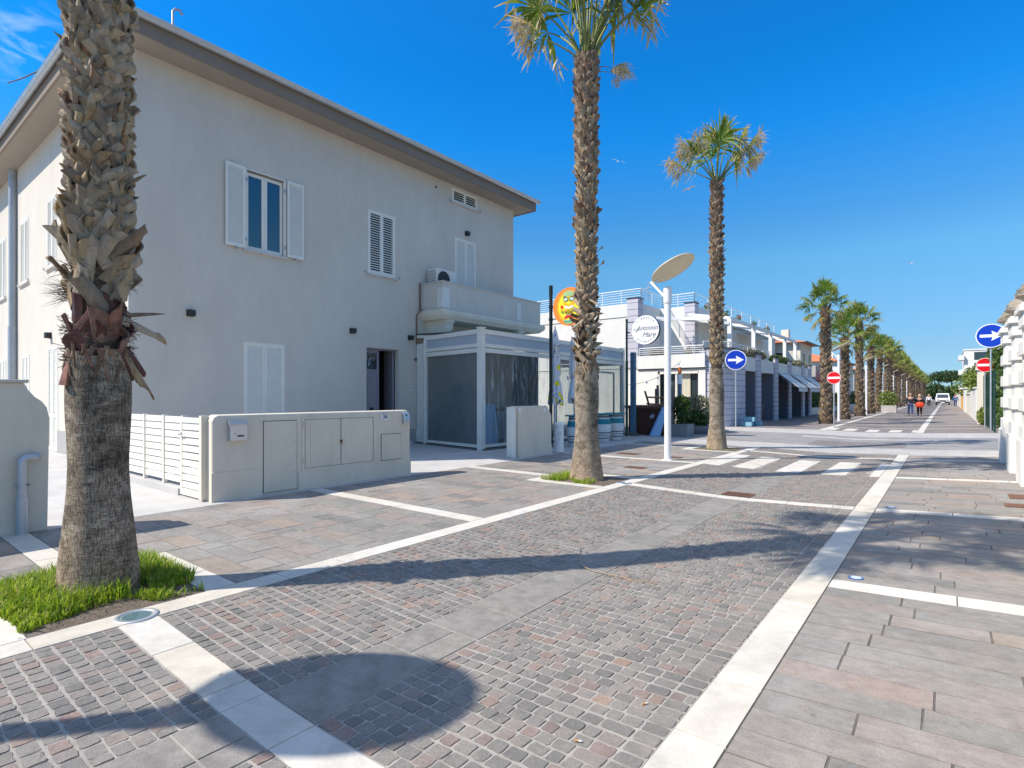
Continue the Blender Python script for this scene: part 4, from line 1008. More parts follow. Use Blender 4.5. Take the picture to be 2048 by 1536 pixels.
mb = MB(); mb.box(BX, BX+.035, 16.40, 16.66, 4.40, 5.06); mb.build('pilaster', pl_white, bal)
mb = MB(); mb.box(BX, BX+.035, B0-.03, B0+.30, 4.40, 5.06); mb.box(BX-.22, BX, B0-.03, B0, 4.40, 5.06); mb.build('pilaster', pl_white, bal)
ac = thing('air_conditioner', (-13.3, 13.1, 4.37), 'white air conditioner outdoor unit on the balcony, beside the closed shutters', 'air conditioner')
mb = MB(); mb.box(-13.65,-13.22,12.72,13.62,5.12,5.80); bd = mb.build('casing', whitepvc, ac, bevel=.01)
mb = MB(); mb.disc((-13.212,13.05,5.46),(1,0,0),.27,.02,28,0); mb.build('fan_opening', dark, ac)
mb = MB()
for k in range(9): mb.tube([(-13.195,13.05-.27*math.sin(math.acos((k-4)*.24)),5.46+(k-4)*.065),(-13.195,13.05+.27*math.sin(math.acos((k-4)*.24)),5.46+(k-4)*.065)], .005, 4)
for k in range(7): mb.box(-13.60,-13.27,12.708,12.716,5.2+k*.08,5.24+k*.08)
mb.build('grille', zincmatte, ac)
mb = MB(); mb.box(-13.65,-13.2,12.75,13.6,4.37,5.12); mb.build('stand', zincmatte, ac)

# ------------------------------------------------------------------ glazed veranda
ver = thing('veranda', (-11.8, 14, 0), 'white framed veranda with clear plastic walls built against the house, below its balcony', 'veranda')
A = Vector((-10.40,11.75,0)); Bp = Vector((-13.10,12.15,0)); Cc = Vector((-10.40,20.45,0)); Dd = Vector((-13.75,20.45,0)); W0 = Vector((-13.75,12.30,0))
ZT = 3.46
def rails(mb, p, q, off=.0):
    for (z0, z1, o) in ((3.33,3.46,.03), (2.95,3.06,.02), (2.80,2.93,.0)):
        mb.bar(p+Vector((0,0,(z0+z1)/2)), q+Vector((0,0,(z0+z1)/2)), .09+o, z1-z0)
mb = MB()
for p, q in ((A, Bp), (A, Cc), (Cc, Dd)): rails(mb, p, q)
mb.bar(A+Vector((0,0,.11)), Bp+Vector((0,0,.11)), .09, .08); mb.bar(A+Vector((0,0,.11)), Cc+Vector((0,0,.11)), .09, .08)
mb.box(-13.7,-10.5,20.42,20.47,.07,.15); mb.build('rail', whitepvc, ver)
for i, (p, w_) in enumerate(((A,.17), (Bp,.12), (Vector((-10.40,16.9,0)),.16), (Cc,.15), (Dd+Vector((.06,0,0)),.12), (Bp+Vector((-.10,.05,0)),.06))):
    mb = MB(); mb.box(p.x-w_/2, p.x+w_/2, p.y-w_/2, p.y+w_/2, .0, ZT+(.03 if i == 0 else -.005)); 
    if i in (0, 3): mb.box(p.x-w_/2-.02, p.x+w_/2+.02, p.y-w_/2-.02, p.y+w_/2+.02, ZT+.03, ZT+.05)
    if i == 0: mb.box(p.x-.01, p.x+.01, p.y-w_/2-.01, p.y-w_/2, .1, 3.3)
    mb.build('post', whitepvc, ver)
mb = MB()
for p, q in ((A, Bp), (A, Cc), (Cc, Dd)): mb.bar(p+Vector((0,0,3.195)), q+Vector((0,0,3.195)), .05, .27)
mb.build('fascia_panel', bluegrey, ver)
mb = MB(); mb.bar(Bp+Vector((-.16,.05,1.65)), W0+Vector((.0,0,1.65)), .05, 3.2); mb.build('side_panel', whitepvc, ver)
mb = MB(); mb.add([(-10.4,11.8,3.44),(-10.4,20.4,3.44),(-13.75,20.4,3.60),(-13.75,12.3,3.60),(-13.1,12.2,3.57)], [(0,1,2,3,4)]); mb.add([(-10.4,11.8,3.40),(-10.4,20.4,3.40),(-13.75,20.4,3.56),(-13.75,12.3,3.56),(-13.1,12.2,3.53)], [(0,1,2,3,4)])
for k in range(9): mb.bar((-10.45,12.2+k,3.34),(-13.7,12.3+k,3.50), .06, .09)
mb.build('roof', whitepvc, ver)
def curtain_sheet(p, q, z0, z1, nu, nz, amp, sd):
    rg = random.Random(sd); mb = MB(); ph = [rg.uniform(0,6) for _ in range(6)]; d = (q-p); n = Vector((d.y,-d.x,0)).normalized(); vs = []
    for j in range(nz+1):
        for i in range(nu+1):
            u, v = i/nu, j/nz
            o = amp*(math.sin(u*13+v*9+ph[0])*.5+math.sin(u*27-v*14+ph[1])*.3+(.8*abs(math.sin(u*31+v*22+2*math.sin(v*3)+ph[2]))+.35*abs(math.sin(u*70+v*38+ph[3])) if amp > .02 else 0))*min(1, 6*u, 6*(1-u), 5*(1-v)+.2)
            vs.append(p+d*u+n*o+Vector((0,0,z0+(z1-z0)*v)))
    mb.add(vs, [(j*(nu+1)+i, j*(nu+1)+i+1, (j+1)*(nu+1)+i+1, (j+1)*(nu+1)+i) for j in range(nz) for i in range(nu)], 0, True); return mb
curtain_sheet(Bp+Vector((.06,-.0,0)), A-Vector((.09,-.01,0)), .15, 2.8, 24, 20, .006, 1).build('plastic_wall', milky, ver)
curtain_sheet(A+Vector((0,.09,0)), Vector((-10.40,16.82,0)), .15, 2.8, 70, 50, .035, 2).build('plastic_wall', plastic, ver)
curtain_sheet(Vector((-10.40,16.98,0)), Cc-Vector((0,.08,0)), .15, 2.8, 12, 10, .002, 3).build('plastic_wall', clearg, ver)
mb = MB(); mb.add([(-13.7,20.44,.15),(-10.48,20.44,.15),(-10.48,20.44,2.8),(-13.7,20.44,2.8)], [(0,1,2,3)]); mb.build('plastic_wall', clearg, ver)
mb = MB()   # inner window frame seen at the right end
for a, b, c, d in ((17.3,20.2,2.45,2.52), (17.3,20.2,.25,.32), (17.3,17.38,.32,2.45), (20.12,20.2,.32,2.45)): mb.box(-10.66,-10.62,a,b,c,d)
mb.build('inner_frame', whitepvc, ver)
mb = MB(); mb.box(-13.74,-10.55,12.3,20.4,.0,.02); mb.prism([(-13.3,12.12),(-10.36,11.68),(-10.3,11.75),(-10.3,20.5),(-13.75,20.5),(-13.75,12.3)], 'z', -.1, .045); mb.build('floor', mat('veranda floor', (0.13,0.125,0.12), .8), ver)
mb = MB(); mb.box(-13.95,-12.55,17.44,17.56,.05,3.3); mb.build('partition', mat('partition taupe', (.16,.145,.13), .8), ver)
ct = thing('bar_counter', (-12.6, 15, .02), 'grey bar counter inside the plastic veranda', 'counter')
mb = MB(); mb.box(-12.9,-12.2,13.6,16.4,.02,1.05); mb.build('body', mat('counter body', (.30,.31,.33), .6), ct, bevel=.01)
mb = MB(); mb.box(-12.95,-12.1,13.5,16.5,1.05,1.10); mb.build('top', wood, ct)
fr = thing('drinks_fridge', (-13.3, 14.4, .02), 'dark upright fridge against the house wall inside the veranda', 'fridge')
mb = MB(); mb.box(-13.7,-13.15,14.0,14.8,.02,1.95); mb.build('body', mat('fridge dark', (.05,.06,.07), .4), fr, bevel=.01)
mb = MB(); mb.box(-13.14,-13.12,14.06,14.74,.3,1.85); mb.build('door', glassfar, fr)
mb = MB(); mb.tube([(-13.09,14.12,.9),(-13.09,14.12,1.4)], .012, 6); mb.build('handle', silver, fr)
tb = thing('folding_table', (-11.3,13.2,.02), 'pale blue folded table leaning inside the veranda', 'table')
mb = MB(); mb.bar((-11.1,12.9,.05),(-11.25,12.9,1.3), .9, .04, up=(1,0,0)); mb.build('top', bluep, tb)
mb = MB(); mb.tube([(-11.0,12.6,.05),(-11.2,12.6,1.1)], .015, 6); mb.tube([(-11.0,13.2,.05),(-11.2,13.2,1.1)], .015, 6); mb.build('leg', zincmatte, tb)

# ------------------------------------------------------------------ garden walls, gate
def wall_profile_y(mb, poly, x0, x1, mi=0): mb.prism(poly, 'x', x0, x1, mi)
gw = thing('garden_wall', (-8.52, 5.45, 0), 'low rounded greige wall with meter cupboard doors and a number 34 plate', 'wall')
def top(zt, y0, y1, r=.09): return [(y0,-.1),(y1,-.1),(y1,zt-r),(y1-.03,zt-.03),(y1-r,zt),(y0+r,zt),(y0+.03,zt-.03),(y0,zt-r)]
mb = MB(); mb.prism(top(1.27, 3.58, 7.36), 'x', -8.66, -8.40); mb.build('wall', pl_wall, gw, bevel=.035)
mb = MB(); mb.box(-8.40,-8.388,3.57,4.33,-.05,.42); mb.box(-8.40,-8.388,4.94,7.365,-.05,.30); mb.build('plinth', pl_wall, gw)
def hdoor(y0, y1, z0, z1, x=-8.40, fr_=.02, inner=False):
    mb = MB(); mb.box(x-.01, x+.004, y0-.008, y1+.008, z0-.008, z1+.008); g = mb.build('recess', joint, gw)
    mb = MB(); mb.box(x, x+.012, y0+.003, y1-.003, z0+.003, z1-.003)
    if inner: mb.box(x+.012, x+.018, y0+.09, y1-.09, z0+.09, z1-.09)
    d = mb.build('cupboard_door', pl_wall, gw); return d
d1 = hdoor(4.35, 4.91, .03, 1.15); mb = MB(); mb.disc((-8.382,4.86,.80),(1,0,0),.013,.01,10); mb.disc((-8.382,4.86,.32),(1,0,0),.013,.01,10); mb.build('lock', silver, d1)
mb = MB(); mb.box(-8.40,-8.384,5.0,5.05,.30,1.20); mb.box(-8.40,-8.384,6.45,6.50,.30,1.20); mb.box(-8.40,-8.384,5.05,6.45,1.16,1.20); mb.box(-8.40,-8.384,5.05,6.45,.30,.34); mb.build('cupboard_frame', pl_wall, gw)
d2 = hdoor(5.06, 5.745, .345, 1.155, inner=True); d3 = hdoor(5.755, 6.44, .345, 1.155, inner=True)
mb = MB(); mb.box(-8.39,-8.365,5.73,5.77,.74,.78); mb.tube([(-8.37,5.73,.70),(-8.36,5.75,.74),(-8.37,5.77,.70)], .006, 5); mb.build('padlock', rust, d2)
mb = MB()
for z in (.42, 1.02): mb.tube([(-8.375,5.03,z),(-8.375,5.03,z+.10)], .012, 6)
mb.build('hinge', pl_wall, d2)
hdoor(6.64, 7.12, .33, .82)
mb = MB(); mb.box(-8.40,-8.386,6.64,6.80,1.09,1.22); pl = mb.build('number_plate', signwhite, gw)
mb = MB(); mb.box(-8.386,-8.3855,6.645,6.795,1.205,1.215); mb.build('border', ink, pl)
wtext(frame((-8.386,6.72,1.152),(0,1,0),(1,0,0)), '34', .115, pl)
mbx = thing('mailbox', (-8.34, 3.93, .92), 'silver metal mailbox on the low wall beside the open gate', 'mailbox')
mb = MB(); mb.prism([(-8.40,.88),(-8.30,.88),(-8.30,1.12),(-8.33,1.16),(-8.40,1.17)], 'y', 3.80, 4.05); bd = mb.build('body', silver, mbx, bevel=.006)
mb = MB(); mb.prism([(-8.40,1.15),(-8.29,1.10),(-8.285,1.125),(-8.33,1.19),(-8.40,1.19)], 'y', 3.79, 4.06); mb.build('lid', silver, mbx)
mb = MB(); mb.box(-8.302,-8.297,3.90,4.00,.94,.965); mb.build('slot', blackpl, mbx); mb = MB(); mb.disc((-8.297,3.865,.99),(1,0,0),.009,.008,8); mb.build('lock', zincmatte, mbx)
ic = thing('intercom', (-8.36, 7.22, 1.1), 'small steel video intercom at the right end of the low wall', 'intercom')
mb = MB(); mb.prism([(-8.40,1.0),(-8.345,1.0),(-8.335,1.08),(-8.36,1.22),(-8.40,1.235)], 'y', 7.15, 7.29); mb.build('casing', silver, ic, bevel=.005)
mb = MB(); mb.disc((-8.343,7.22,1.17),(1,0,.2),.016,.012,12); mb.build('lens', blackpl, ic); mb = MB(); mb.box(-8.345,-8.333,7.19,7.25,1.03,1.10); mb.build('button_panel', bluegrey, ic)

gt = thing('gate', (-8.75, 3.55, 0), 'cream slatted metal gate leaf standing open beside the low wall', 'gate')
M = SY(-9.42, .02, 3.56)
mb = MB(M); mb.box(0,.055,-.02,.02,0,1.20); mb.box(.71,.78,-.02,.02,0,1.20); mb.box(.055,.71,-.02,.02,0,.10); mb.box(.055,.71,-.02,.02,1.12,1.20); mb.build('frame', creampaint, gt)
mb = MB(M)
for k in range(9): mb.box(.055,.71,-.015,.012,.115+k*.112,.205+k*.112)
mb.build('slat', creampaint, gt)
mb = MB(M); mb.box(.78,.86,-.04,.06,.0,1.24); mb.build('post', pl_wall, gt)
mb = MB(M)
for z in (.2, 1.0): mb.tube([(.76,.035,z),(.76,.035,z+.09)], .016, 8); mb.box(.76,.85,.02,.045,z+.03,z+.06)
mb.build('hinge', zinc, gt)
mb = MB(M); mb.tube([(.03,.02,.93),(.03,.06,.93),(.12,.065,.95),(.16,.06,.96)], .012, 8); mb.build('handle', zinc, gt)
sf = thing('slatted_fence', (-10.6, 3.5, 0), 'cream slatted metal fence on a low kerb behind the nearest palm', 'fence')
M = SY(-12.7, .0, 3.62)
mb = MB(M); mb.box(-.2, 3.25, -.16, .10, -.1, .10); mb.build('kerb', concrete, sf)
for q in (.0, 1.55, 2.42, 3.18):
    mb = MB(M); mb.box(q,q+.05,-.03,.03,.10,1.24); mb.build('post', creampaint, sf)
mb = MB(M)
for k in range(9): mb.box(.05,3.18,-.012,.012,.17+k*.119,.17+k*.119+.10)
mb.build('slat', creampaint, sf)

lw = thing('boundary_wall', (-8.34, -1, 0), 'tall greige wall end with a stone cap and swept shoulder, carrying a steel pipe', 'wall')
pr = [(-6,-.1),(1.67,-.1),(1.69,1.30),(1.665,1.42),(1.62,1.49),(1.56,1.54),(1.50,1.62),(1.47,1.69),(1.465,1.70),(-6,1.70)]
mb = MB(); mb.prism(pr, 'x', -8.48, -8.20); mb.build('wall', pl_wall, lw, bevel=.02)
mb = MB(); mb.box(-8.52,-8.16,1.0,1.50,1.70,1.735); mb.box(-8.50,-8.18,-6,1.0,1.70,1.73); mb.build('cap', ceramic, lw, bevel=.008)
mb = MB(); mb.tube([(-8.22,1.57,.86),(-8.13,1.56,.86),(-8.12,1.47,.86),(-8.12,1.435,.83),(-8.12,1.43,.76),(-8.12,1.43,.30)], .042, 14); mb.tube([(-8.12,1.43,.42),(-8.12,1.43,.22)], .052, 14); mb.tube([(-8.12,1.43,.36),(-8.12,1.43,.33)], .057, 14); mb.tube([(-8.12,1.43,.24),(-8.12,1.43,-.02)], .054, 14); mb.build('drain_pipe', zinc, lw)
mb = MB(); mb.box(-8.20,-8.06,1.37,1.375,.54,.56); mb.box(-8.20,-8.06,1.49,1.495,.54,.56); mb.tube([(-8.12,1.43,.575),(-8.12,1.43,.545)], .05, 14); mb.build('pipe_clip', zinc, lw)

pw = thing('garden_wall', (-8.58, 11.6, 0), 'short greige wall pier with a chamfered top, right of the driveway', 'wall')
mb = MB(); mb.prism([(10.93,-.1),(12.42,-.1),(12.42,1.02),(12.22,1.29),(10.93,1.29)], 'x', -8.70, -8.44); mb.build('wall', pl_wall, pw, bevel=.012)
mb = MB(); mb.box(-8.75,-8.50,10.86,10.93,.0,1.27); mb.box(-8.56,-8.44,10.80,10.86,.0,1.27); mb.build('gate_post', creampaint, pw)
mb = MB(); mb.box(-8.44,-8.428,10.95,11.03,1.13,1.24); mb.box(-8.44,-8.428,12.03,12.13,1.12,1.22); mb.build('socket_box', signwhite, pw)
mb = MB(); mb.box(-8.44,-8.43,10.93,12.43,-.02,.24); mb.build('plinth', pl_wall, pw)

bn = thing('litter_bin', (-8.42, 12.78, 0), 'white cylindrical litter bin with scribbles beside the short wall', 'bin'); local(bn)
mb = MB(); mb.lathe([(.125,0),(.125,.09),(.122,.10),(.122,.72),(.12,.73)], n=28); mb.build('body', whitep, bn)
mb = MB(); mb.lathe([(.14,.72),(.142,.75),(.13,.79),(.08,.82),(0,.83)], n=28); mb.build('lid', whitep, bn)
mb = MB()
def scrib(th0, z0, pts, r=.124):
    mb.tube([(r*math.cos(th0+a/.124), r*math.sin(th0+a/.124), z0+b) for a, b in pts], .004, 4)
scrib(R(-55), .5, [(.02,.06),(-.02,.07),(-.03,.0),(-.0,-.04),(.03,-.03)]); scrib(R(-58), .36, [(.02,.04),(-.01,.02),(-.02,-.02),(0,-.05)]); scrib(R(-40), .52, [(0,.04),(.0,-.04)]); scrib(R(-75), .25, [(0,.03),(.01,0)])
mb.build('scribble', blackpl, bn)

# ------------------------------------------------------------------ barrels
def make_barrel():
    t = thing('barrel', (0,0,0), 'x', 'barrel', 'painted barrels used as tables'); local(t)
    R0 = lambda z: .245+.075*math.sin(PI*min(1, z/.90))
    mb = MB(); mb.lathe([(R0(z*.9/14), z*.9/14) for z in range(15)], n=36)
    mb.build('staves', barrelw, t)
    for z, h, m_, e in ((.60,.17,tealp,.005), (.30,.028,hoop,.008), (.12,.028,hoop,.008), (.22,.014,hoop,.007), (.83,.04,hoop,.007)):
        mb = MB(); mb.lathe([(R0(z)+e, z), (R0(z+h/2)+e, z+h/2), (R0(z+h)+e, z+h)], n=36); mb.build('paint_band' if m_ is tealp else 'hoop', m_, t)
    mb = MB(); mb.lathe([(.36,.92),(.375,.93),(.375,.95),(.36,.96)], n=36); mb.lathe([(.25,.90),(.25,.92)], n=30); mb.build('lid', tealp, t)
    return t
br = make_barrel()
for i, (x, y, s, l) in enumerate(((-8.98,14.62,1.0,'white and teal barrel left of the second palm trunk, beside the litter bin'), (-9.22,16.6,1.0,'white and teal barrel mostly hidden behind the second palm trunk'), (-9.25,17.6,1.0,'white and teal barrel right of the second palm trunk, next to the dark green pole'))):
    o = br if i == 0 else copy_tree(br); o.location = (x, y, 0); o.rotation_euler[2] = i*1.2; o['label'] = l

# ------------------------------------------------------------------ folded parasols
def parasol(x, y, z0, z1, mcl, polec, label, lemons=False, sd=1, wid=.20):
    t = thing('parasol', (x, y, 0), label, 'parasol', 'folded parasols outside the veranda'); local(t); rg = random.Random(sd)
    mb = MB(); mb.tube([(0,0,0),(0,0,z1+.10)], .024, 10); mb.build('pole', polec, t)
    mb = MB(); n = 48; prof = [(0,.03,.0),(.04,.06,.1),(.16,.12,.25),(.26,.135,.35),(.265,.10,.4),(.45,.15,.55),(.62,.15,.5),(.66,.105,.35),(.72,.135,.5),(.88,.18,.8),(1.0,.20,1.0)]
    ph = [rg.uniform(0,6) for _ in range(4)]; vs = []; H = z1-z0
    for f, r, fold in prof:
        for k in range(n):
            a = 2*PI*k/n; q = r*wid/.20*(1+fold*.33*math.sin(a*6+ph[0]+f*1.5)+fold*.15*math.sin(a*11+ph[1]))
            z = z1-f*H+(0.10*math.sin(a*4+ph[2]) if f == 1 else 0)
            vs.append((q*math.cos(a)*(1-.25*f)+.05*f, q*math.sin(a)-.03*f, z))
    m_ = len(prof); mb.add(vs, [(i*n+k, i*n+(k+1)%n, (i+1)*n+(k+1)%n, (i+1)*n+k) for i in range(m_-1) for k in range(n)], 0, True)
    can = mb.build('canopy', mcl, t)
    mb = MB(); zc = z1-.66*H; mb.lathe([(.118,zc-.03),(.122,zc),(.118,zc+.03)], n=20); mb.build('strap', mcl, can)
    return t, zc
def lemonm():
    m, nt, p = nodes('lemon print cloth'); tc = nt.nodes.new('ShaderNodeTexCoord')
    v = nt.nodes.new('ShaderNodeTexVoronoi'); v.inputs['Scale'].default_value = 4.2; nt.links.new(tc.outputs['Object'], v.inputs['Vector'])
    ry = ramp(nt, [(0.36, (1,)*3), (0.39, (0,)*3)]); nt.links.new(v.outputs['Distance'], ry.inputs[0])
    sp = nt.nodes.new('ShaderNodeSeparateColor'); nt.links.new(v.outputs['Color'], sp.inputs[0])
    pick = ramp(nt, [(0.45, (0,)*3), (0.47, (1,)*3)]); nt.links.new(sp.outputs[0], pick.inputs[0])
    fy = mixc(nt, ry.outputs[0], pick.outputs[0], 1.0, 'MULTIPLY')
    v2 = nt.nodes.new('ShaderNodeTexVoronoi'); v2.inputs['Scale'].default_value = 13; nt.links.new(tc.outputs['Object'], v2.inputs['Vector'])
    rb = ramp(nt, [(0.30, (1,)*3), (0.33, (0,)*3)]); nt.links.new(v2.outputs['Distance'], rb.inputs[0])
    nz = noise(nt, 3, 2); rn = ramp(nt, [(0.42, (0,)*3), (0.46, (1,)*3)]); nt.links.new(nz, rn.inputs[0]); fb = mixc(nt, rb.outputs[0], rn.outputs[0], 1.0, 'MULTIPLY')
    c = mixc(nt, (0.68, 0.69, 0.72), (0.015, 0.04, 0.32), fb); c = mixc(nt, c, (0.85, 0.72, 0.03), fy)
    nt.links.new(c, p.inputs['Base Color']); p.inputs['Roughness'].default_value = .85; MATS['lemon'] = m; return m
parasol(-9.58, 14.30, 1.35, 3.62, lemonm(), whitep, 'folded parasol printed with lemons and blue leaves behind the black sign pole', True, 4, .22)
pt, zc = parasol(-9.22, 14.85, 1.40, 3.55, clothw, mat('pole light blue', (.25,.48,.52), .4), 'folded plain grey white parasol between the black pole and the second palm', False, 9, .22)
mb = MB(); mb.M = Matrix.Translation((0,0,zc)) @ Matrix.Rotation(R(-18), 4, 'Z'); mb.text('RA', .17, Matrix(((1,0,0,0),(0,0,-1,-.215),(0,1,0,-.02),(0,0,0,1))), ext=.003); mb.build('lettering', mat('lettering purple', (.06,.03,.30), .6), pt)

# ------------------------------------------------------------------ round shop signs
def sgn(x, y, z): return Matrix(((1,0,0,x),(0,0,-1,y),(0,1,0,z),(0,0,0,1)))     # text plane facing -Y
s1 = thing('shop_sign', (-9.33, 13.7, 0), 'round orange and yellow shop sign with a tiki mask on a tall black pole', 'sign')
mb = MB(); mb.tube([(-9.33,13.7,0),(-9.33,13.7,4.84)], .052, 14); mb.tube([(-9.33,13.7,4.60),(-9.33,13.7,4.86)], .060, 14); mb.tube([(-9.33,13.7,4.83),(-9.33,13.7,4.87)], .035, 14); mb.tube([(-9.33,13.7,.0),(-9.33,13.7,.4)], .065, 14)
for z in (4.22, 3.85): mb.tube([(-9.33,13.7,z-.035),(-9.33,13.7,z+.035)], .067, 12); mb.tube([(-9.33,13.7,z),(-9.10,13.7,z)], .018, 6)
mb.build('pole', darkmetal, s1)
cx, cy, cz = -8.66, 13.7, 4.17
mo = mat('sign orange', (0.90, 0.24, 0.03), .4, var=.05); mr = mat('sign rim pale', (0.85, .55, .42), .4)
mb = MB(); mb.disc((cx,cy,cz),(0,-1,0),.56,.09,48,0,1); fc = mb.build('disc', [mo, mr], s1)
def dd(r, off, c, m_, dx=0, dz=0, sx=1, sz=1, n=32, name='motif', poly=None):
    mb = MB(); y = cy-.045-off
    if poly: vs = [(cx+p[0], y, cz+p[1]) for p in poly]
    else: vs = [(cx+dx+r*sx*math.cos(2*PI*k/n), y, cz+dz+r*sz*math.sin(2*PI*k/n)) for k in range(n)]
    n_ = len(vs); mb.add(vs+[(v[0], v[1]+.002, v[2]) for v in vs], [tuple(range(n_)), tuple(range(2*n_-1, n_-1, -1))]+[(k, (k+1)%n_, n_+(k+1)%n_, n_+k) for k in range(n_)]); return mb.build(name, m_, fc)
m2 = mat('sign amber', (0.92, .42, .02), .4, var=.05); m3 = mat('sign yellow', (0.93, .72, .03), .4, var=.05); mgr = mat('sign sage green', (.36, .55, .25), .4); mte = mat('sign turquoise', (.05, .50, .50), .4)
mdk = mat('sign brown', (.10, .08, .02), .5); mol = mat('sign ochre', (.55, .42, .03), .4); mgn = mat('sign leaf green', (.03, .35, .06), .4)
dd(.46, .003, 0, m2, sx=.9); dd(.36, .006, 0, m3, sx=1.0, sz=1.1)
dd(0, .009, 0, mgr, poly=[(-.20,.34),(-.17,.42),(-.08,.46),(.08,.46),(.17,.42),(.20,.34),(.19,.26),(-.19,.26)], name='mask')
dd(0, .010, 0, mol, poly=[(-.19,.30),(.19,.30),(.19,.10),(.10,.04),(-.10,.04),(-.19,.10)], name='mask')
for s_ in (-1, 1):
    dd(0, .013, 0, mdk, poly=[(s_*.02,.22),(s_*.10,.30),(s_*.18,.32),(s_*.19,.20),(s_*.08,.14),(s_*.03,.17)], name='mask')
    dd(.055, .016, 0, mat('sign pale blue', (.55,.78,.85), .4), dx=s_*.105, dz=.215, sx=1.05, sz=.75, name='mask')
dd(.05, .016, 0, m3, dz=.10, sx=1.5, name='mask')
dd(0, .013, 0, m2, poly=[(-.20,.10),(-.12,.02),(0,-.01),(.12,.02),(.20,.10),(.14,.11),(0,.05),(-.14,.11)], name='mask')
dd(0, .016, 0, signwhite, poly=[(-.15,.03),(0,-.01),(.15,.03),(.13,-.04),(0,-.07),(-.13,-.04)], name='mask')
dd(.05, .013, 0, mat('sign tomato', (.75,.02,.01), .4), dx=-.24, dz=-.0, name='motif')
dd(0, .013, 0, signwhite, poly=[(-.14,-.27),(.17,-.27),(.14,-.23),(-.10,-.23)], name='mask')
dd(0, .014, 0, mat('sign tomato', (.75,.02,.01), .4), poly=[(-.17,-.31),(-.10,-.27),(0,-.25),(.10,-.27),(.17,-.31),(.13,-.36),(0,-.32),(-.13,-.36)], name='mask')
dd(0, .012, 0, mgr, poly=[(-.19,-.38),(.19,-.38),(.15,-.47),(.06,-.51),(-.06,-.51),(-.15,-.47)], name='mask')
for p in ([(-.28,-.16),(-.14,-.15),(-.20,-.20)], [(.22,.12),(.30,.17),(.33,.08)], [(.20,-.33),(.27,-.22),(.26,-.34)]): dd(0, .015, 0, mgn, poly=p)
for tx, sz_, x_, z_, m_, sh in (('mamas', .17, -.05, -.105, mol, 0), ('baby', .14, .0, -.175, mdk, .3), ('amor', .12, .02, -.225, mol, .2), ('mexico', .11, 0, -.425, mte, 0)):
    mb = MB(); mb.text(tx, sz_, sgn(cx+x_, cy-.065, cz+z_), ext=.002, shear=sh); mb.build('lettering', m_, fc)

s2 = thing('shop_sign', (-9.73, 19.5, 0), 'round white pizzeria sign on a dark green pole beside the veranda end', 'sign')
mb = MB(); mb.tube([(-9.73,19.5,0),(-9.73,19.5,2.9)], .055, 12); mb.tube([(-9.73,19.5,2.85),(-9.73,19.5,4.50)], .042, 12); mb.tube([(-9.73,19.5,4.44),(-9.73,19.5,4.53)], .05, 12)
for z in (4.40, 3.78): mb.tube([(-9.73,19.5,z),(-9.35,19.5,z)], .014, 6)
mb.tube([(-9.73,19.5,4.0),(-9.60,19.5,4.0)], .03, 8); mb.build('pole', greenmetal, s2)
cx, cy, cz = -8.93, 19.5, 4.05
mb = MB(); mb.disc((cx,cy,cz),(0,-1,0),.55,.16,56,0,1); fc2 = mb.build('disc', [signwhite, greenmetal], s2)
mb = MB()
def arc(mb, txt, r, a0, a1, size, flip=False):
    n = len(txt)
    for i, ch in enumerate(txt):
        a = R(a0+(a1-a0)*i/(n-1)); px, pz = r*math.cos(a), r*math.sin(a)
        rot = a-PI/2 if not flip else a+PI/2
        mb.text(ch, size, sgn(cx, cy-.085, cz) @ Matrix.Translation((px, pz, 0)) @ Matrix.Rotation(rot, 4, 'Z'), ext=.002)
arc(mb, 'PIZZERIA', .45, 136, 44, .095); arc(mb, 'RISTORANTE', .45, -132, -42, .085, True)
mb.text('Antonio', .26, sgn(cx+.06, cy-.085, cz+.07), ext=.002, shear=.45); mb.text('Mare', .26, sgn(cx+.14, cy-.085, cz-.19), ext=.002, shear=.45)
mb.build('lettering', letterm, fc2)
mb = MB()
for k in range(2): mb.tube([(cx-.47+.22*t_/8, cy-.086, cz+.03+.04*math.sin(t_*.9+k*1.5)-k*.05) for t_ in range(9)], .007, 4)
mb.build('flourish', letterm, fc2)

# ------------------------------------------------------------------ traffic signs
def arrow_sign(x, y, zc, r, lab, face, zb=0.0, group=None):
    t = thing('traffic_sign', (x, y, zb), lab, 'traffic sign', group)
    n = Vector(face).normalized(); u = Vector((-n.y, n.x, 0)); u = -u if u.x < 0 else u
    mb = MB(); p = Vector((x, y, 0))-n*.06; mb.tube([(p.x,p.y,zb-.05),(p.x,p.y,zc+r*.7)], .032, 10); mb.build('pole', zinc, t)
    c = Vector((x, y, zc)); mb = MB(); mb.disc(c-n*.0, n, r, .012, 48, 0, 1); b = mb.build('disc', [signwhite, zinc], t)
    mb = MB(); mb.disc(c+n*.009, n, r*.93, .004, 48); mb.build('field', signblue, b)
    P = lambda a, b_: c+n*.014+u*a*r+Vector((0,0,b_*r))
    ar = [(-.72,-.12),(.10,-.12),(.02,-.42),(.76,0),(.02,.42),(.10,.12),(-.72,.12)]
    mb = MB(); k = len(ar); mb.add([P(*q) for q in ar]+[P(*q)-n*.004 for q in ar], [tuple(range(k)), tuple(range(2*k-1,k-1,-1))]+[(i,(i+1)%k,k+(i+1)%k,k+i) for i in range(k)]); mb.build('arrow', signwhite, b)
    return t, b, c, n, u
t, b, c, n, u = arrow_sign(-8.25, 28.45, 3.35, .50, 'blue round arrow sign in front of the curved grey corner pillar', (.15,-1,0), 0, 'blue arrow signs')
mb = MB(); mb.disc(c-n*.06, n, .50, .10, 40); mb.build('backing', greenmetal, t)
t, b, c, n, u = arrow_sign(1.47, 30.6, 4.08, .50, 'blue round arrow sign at the right, beside the rusticated piers', (0,-1,0), .08, 'blue arrow signs')
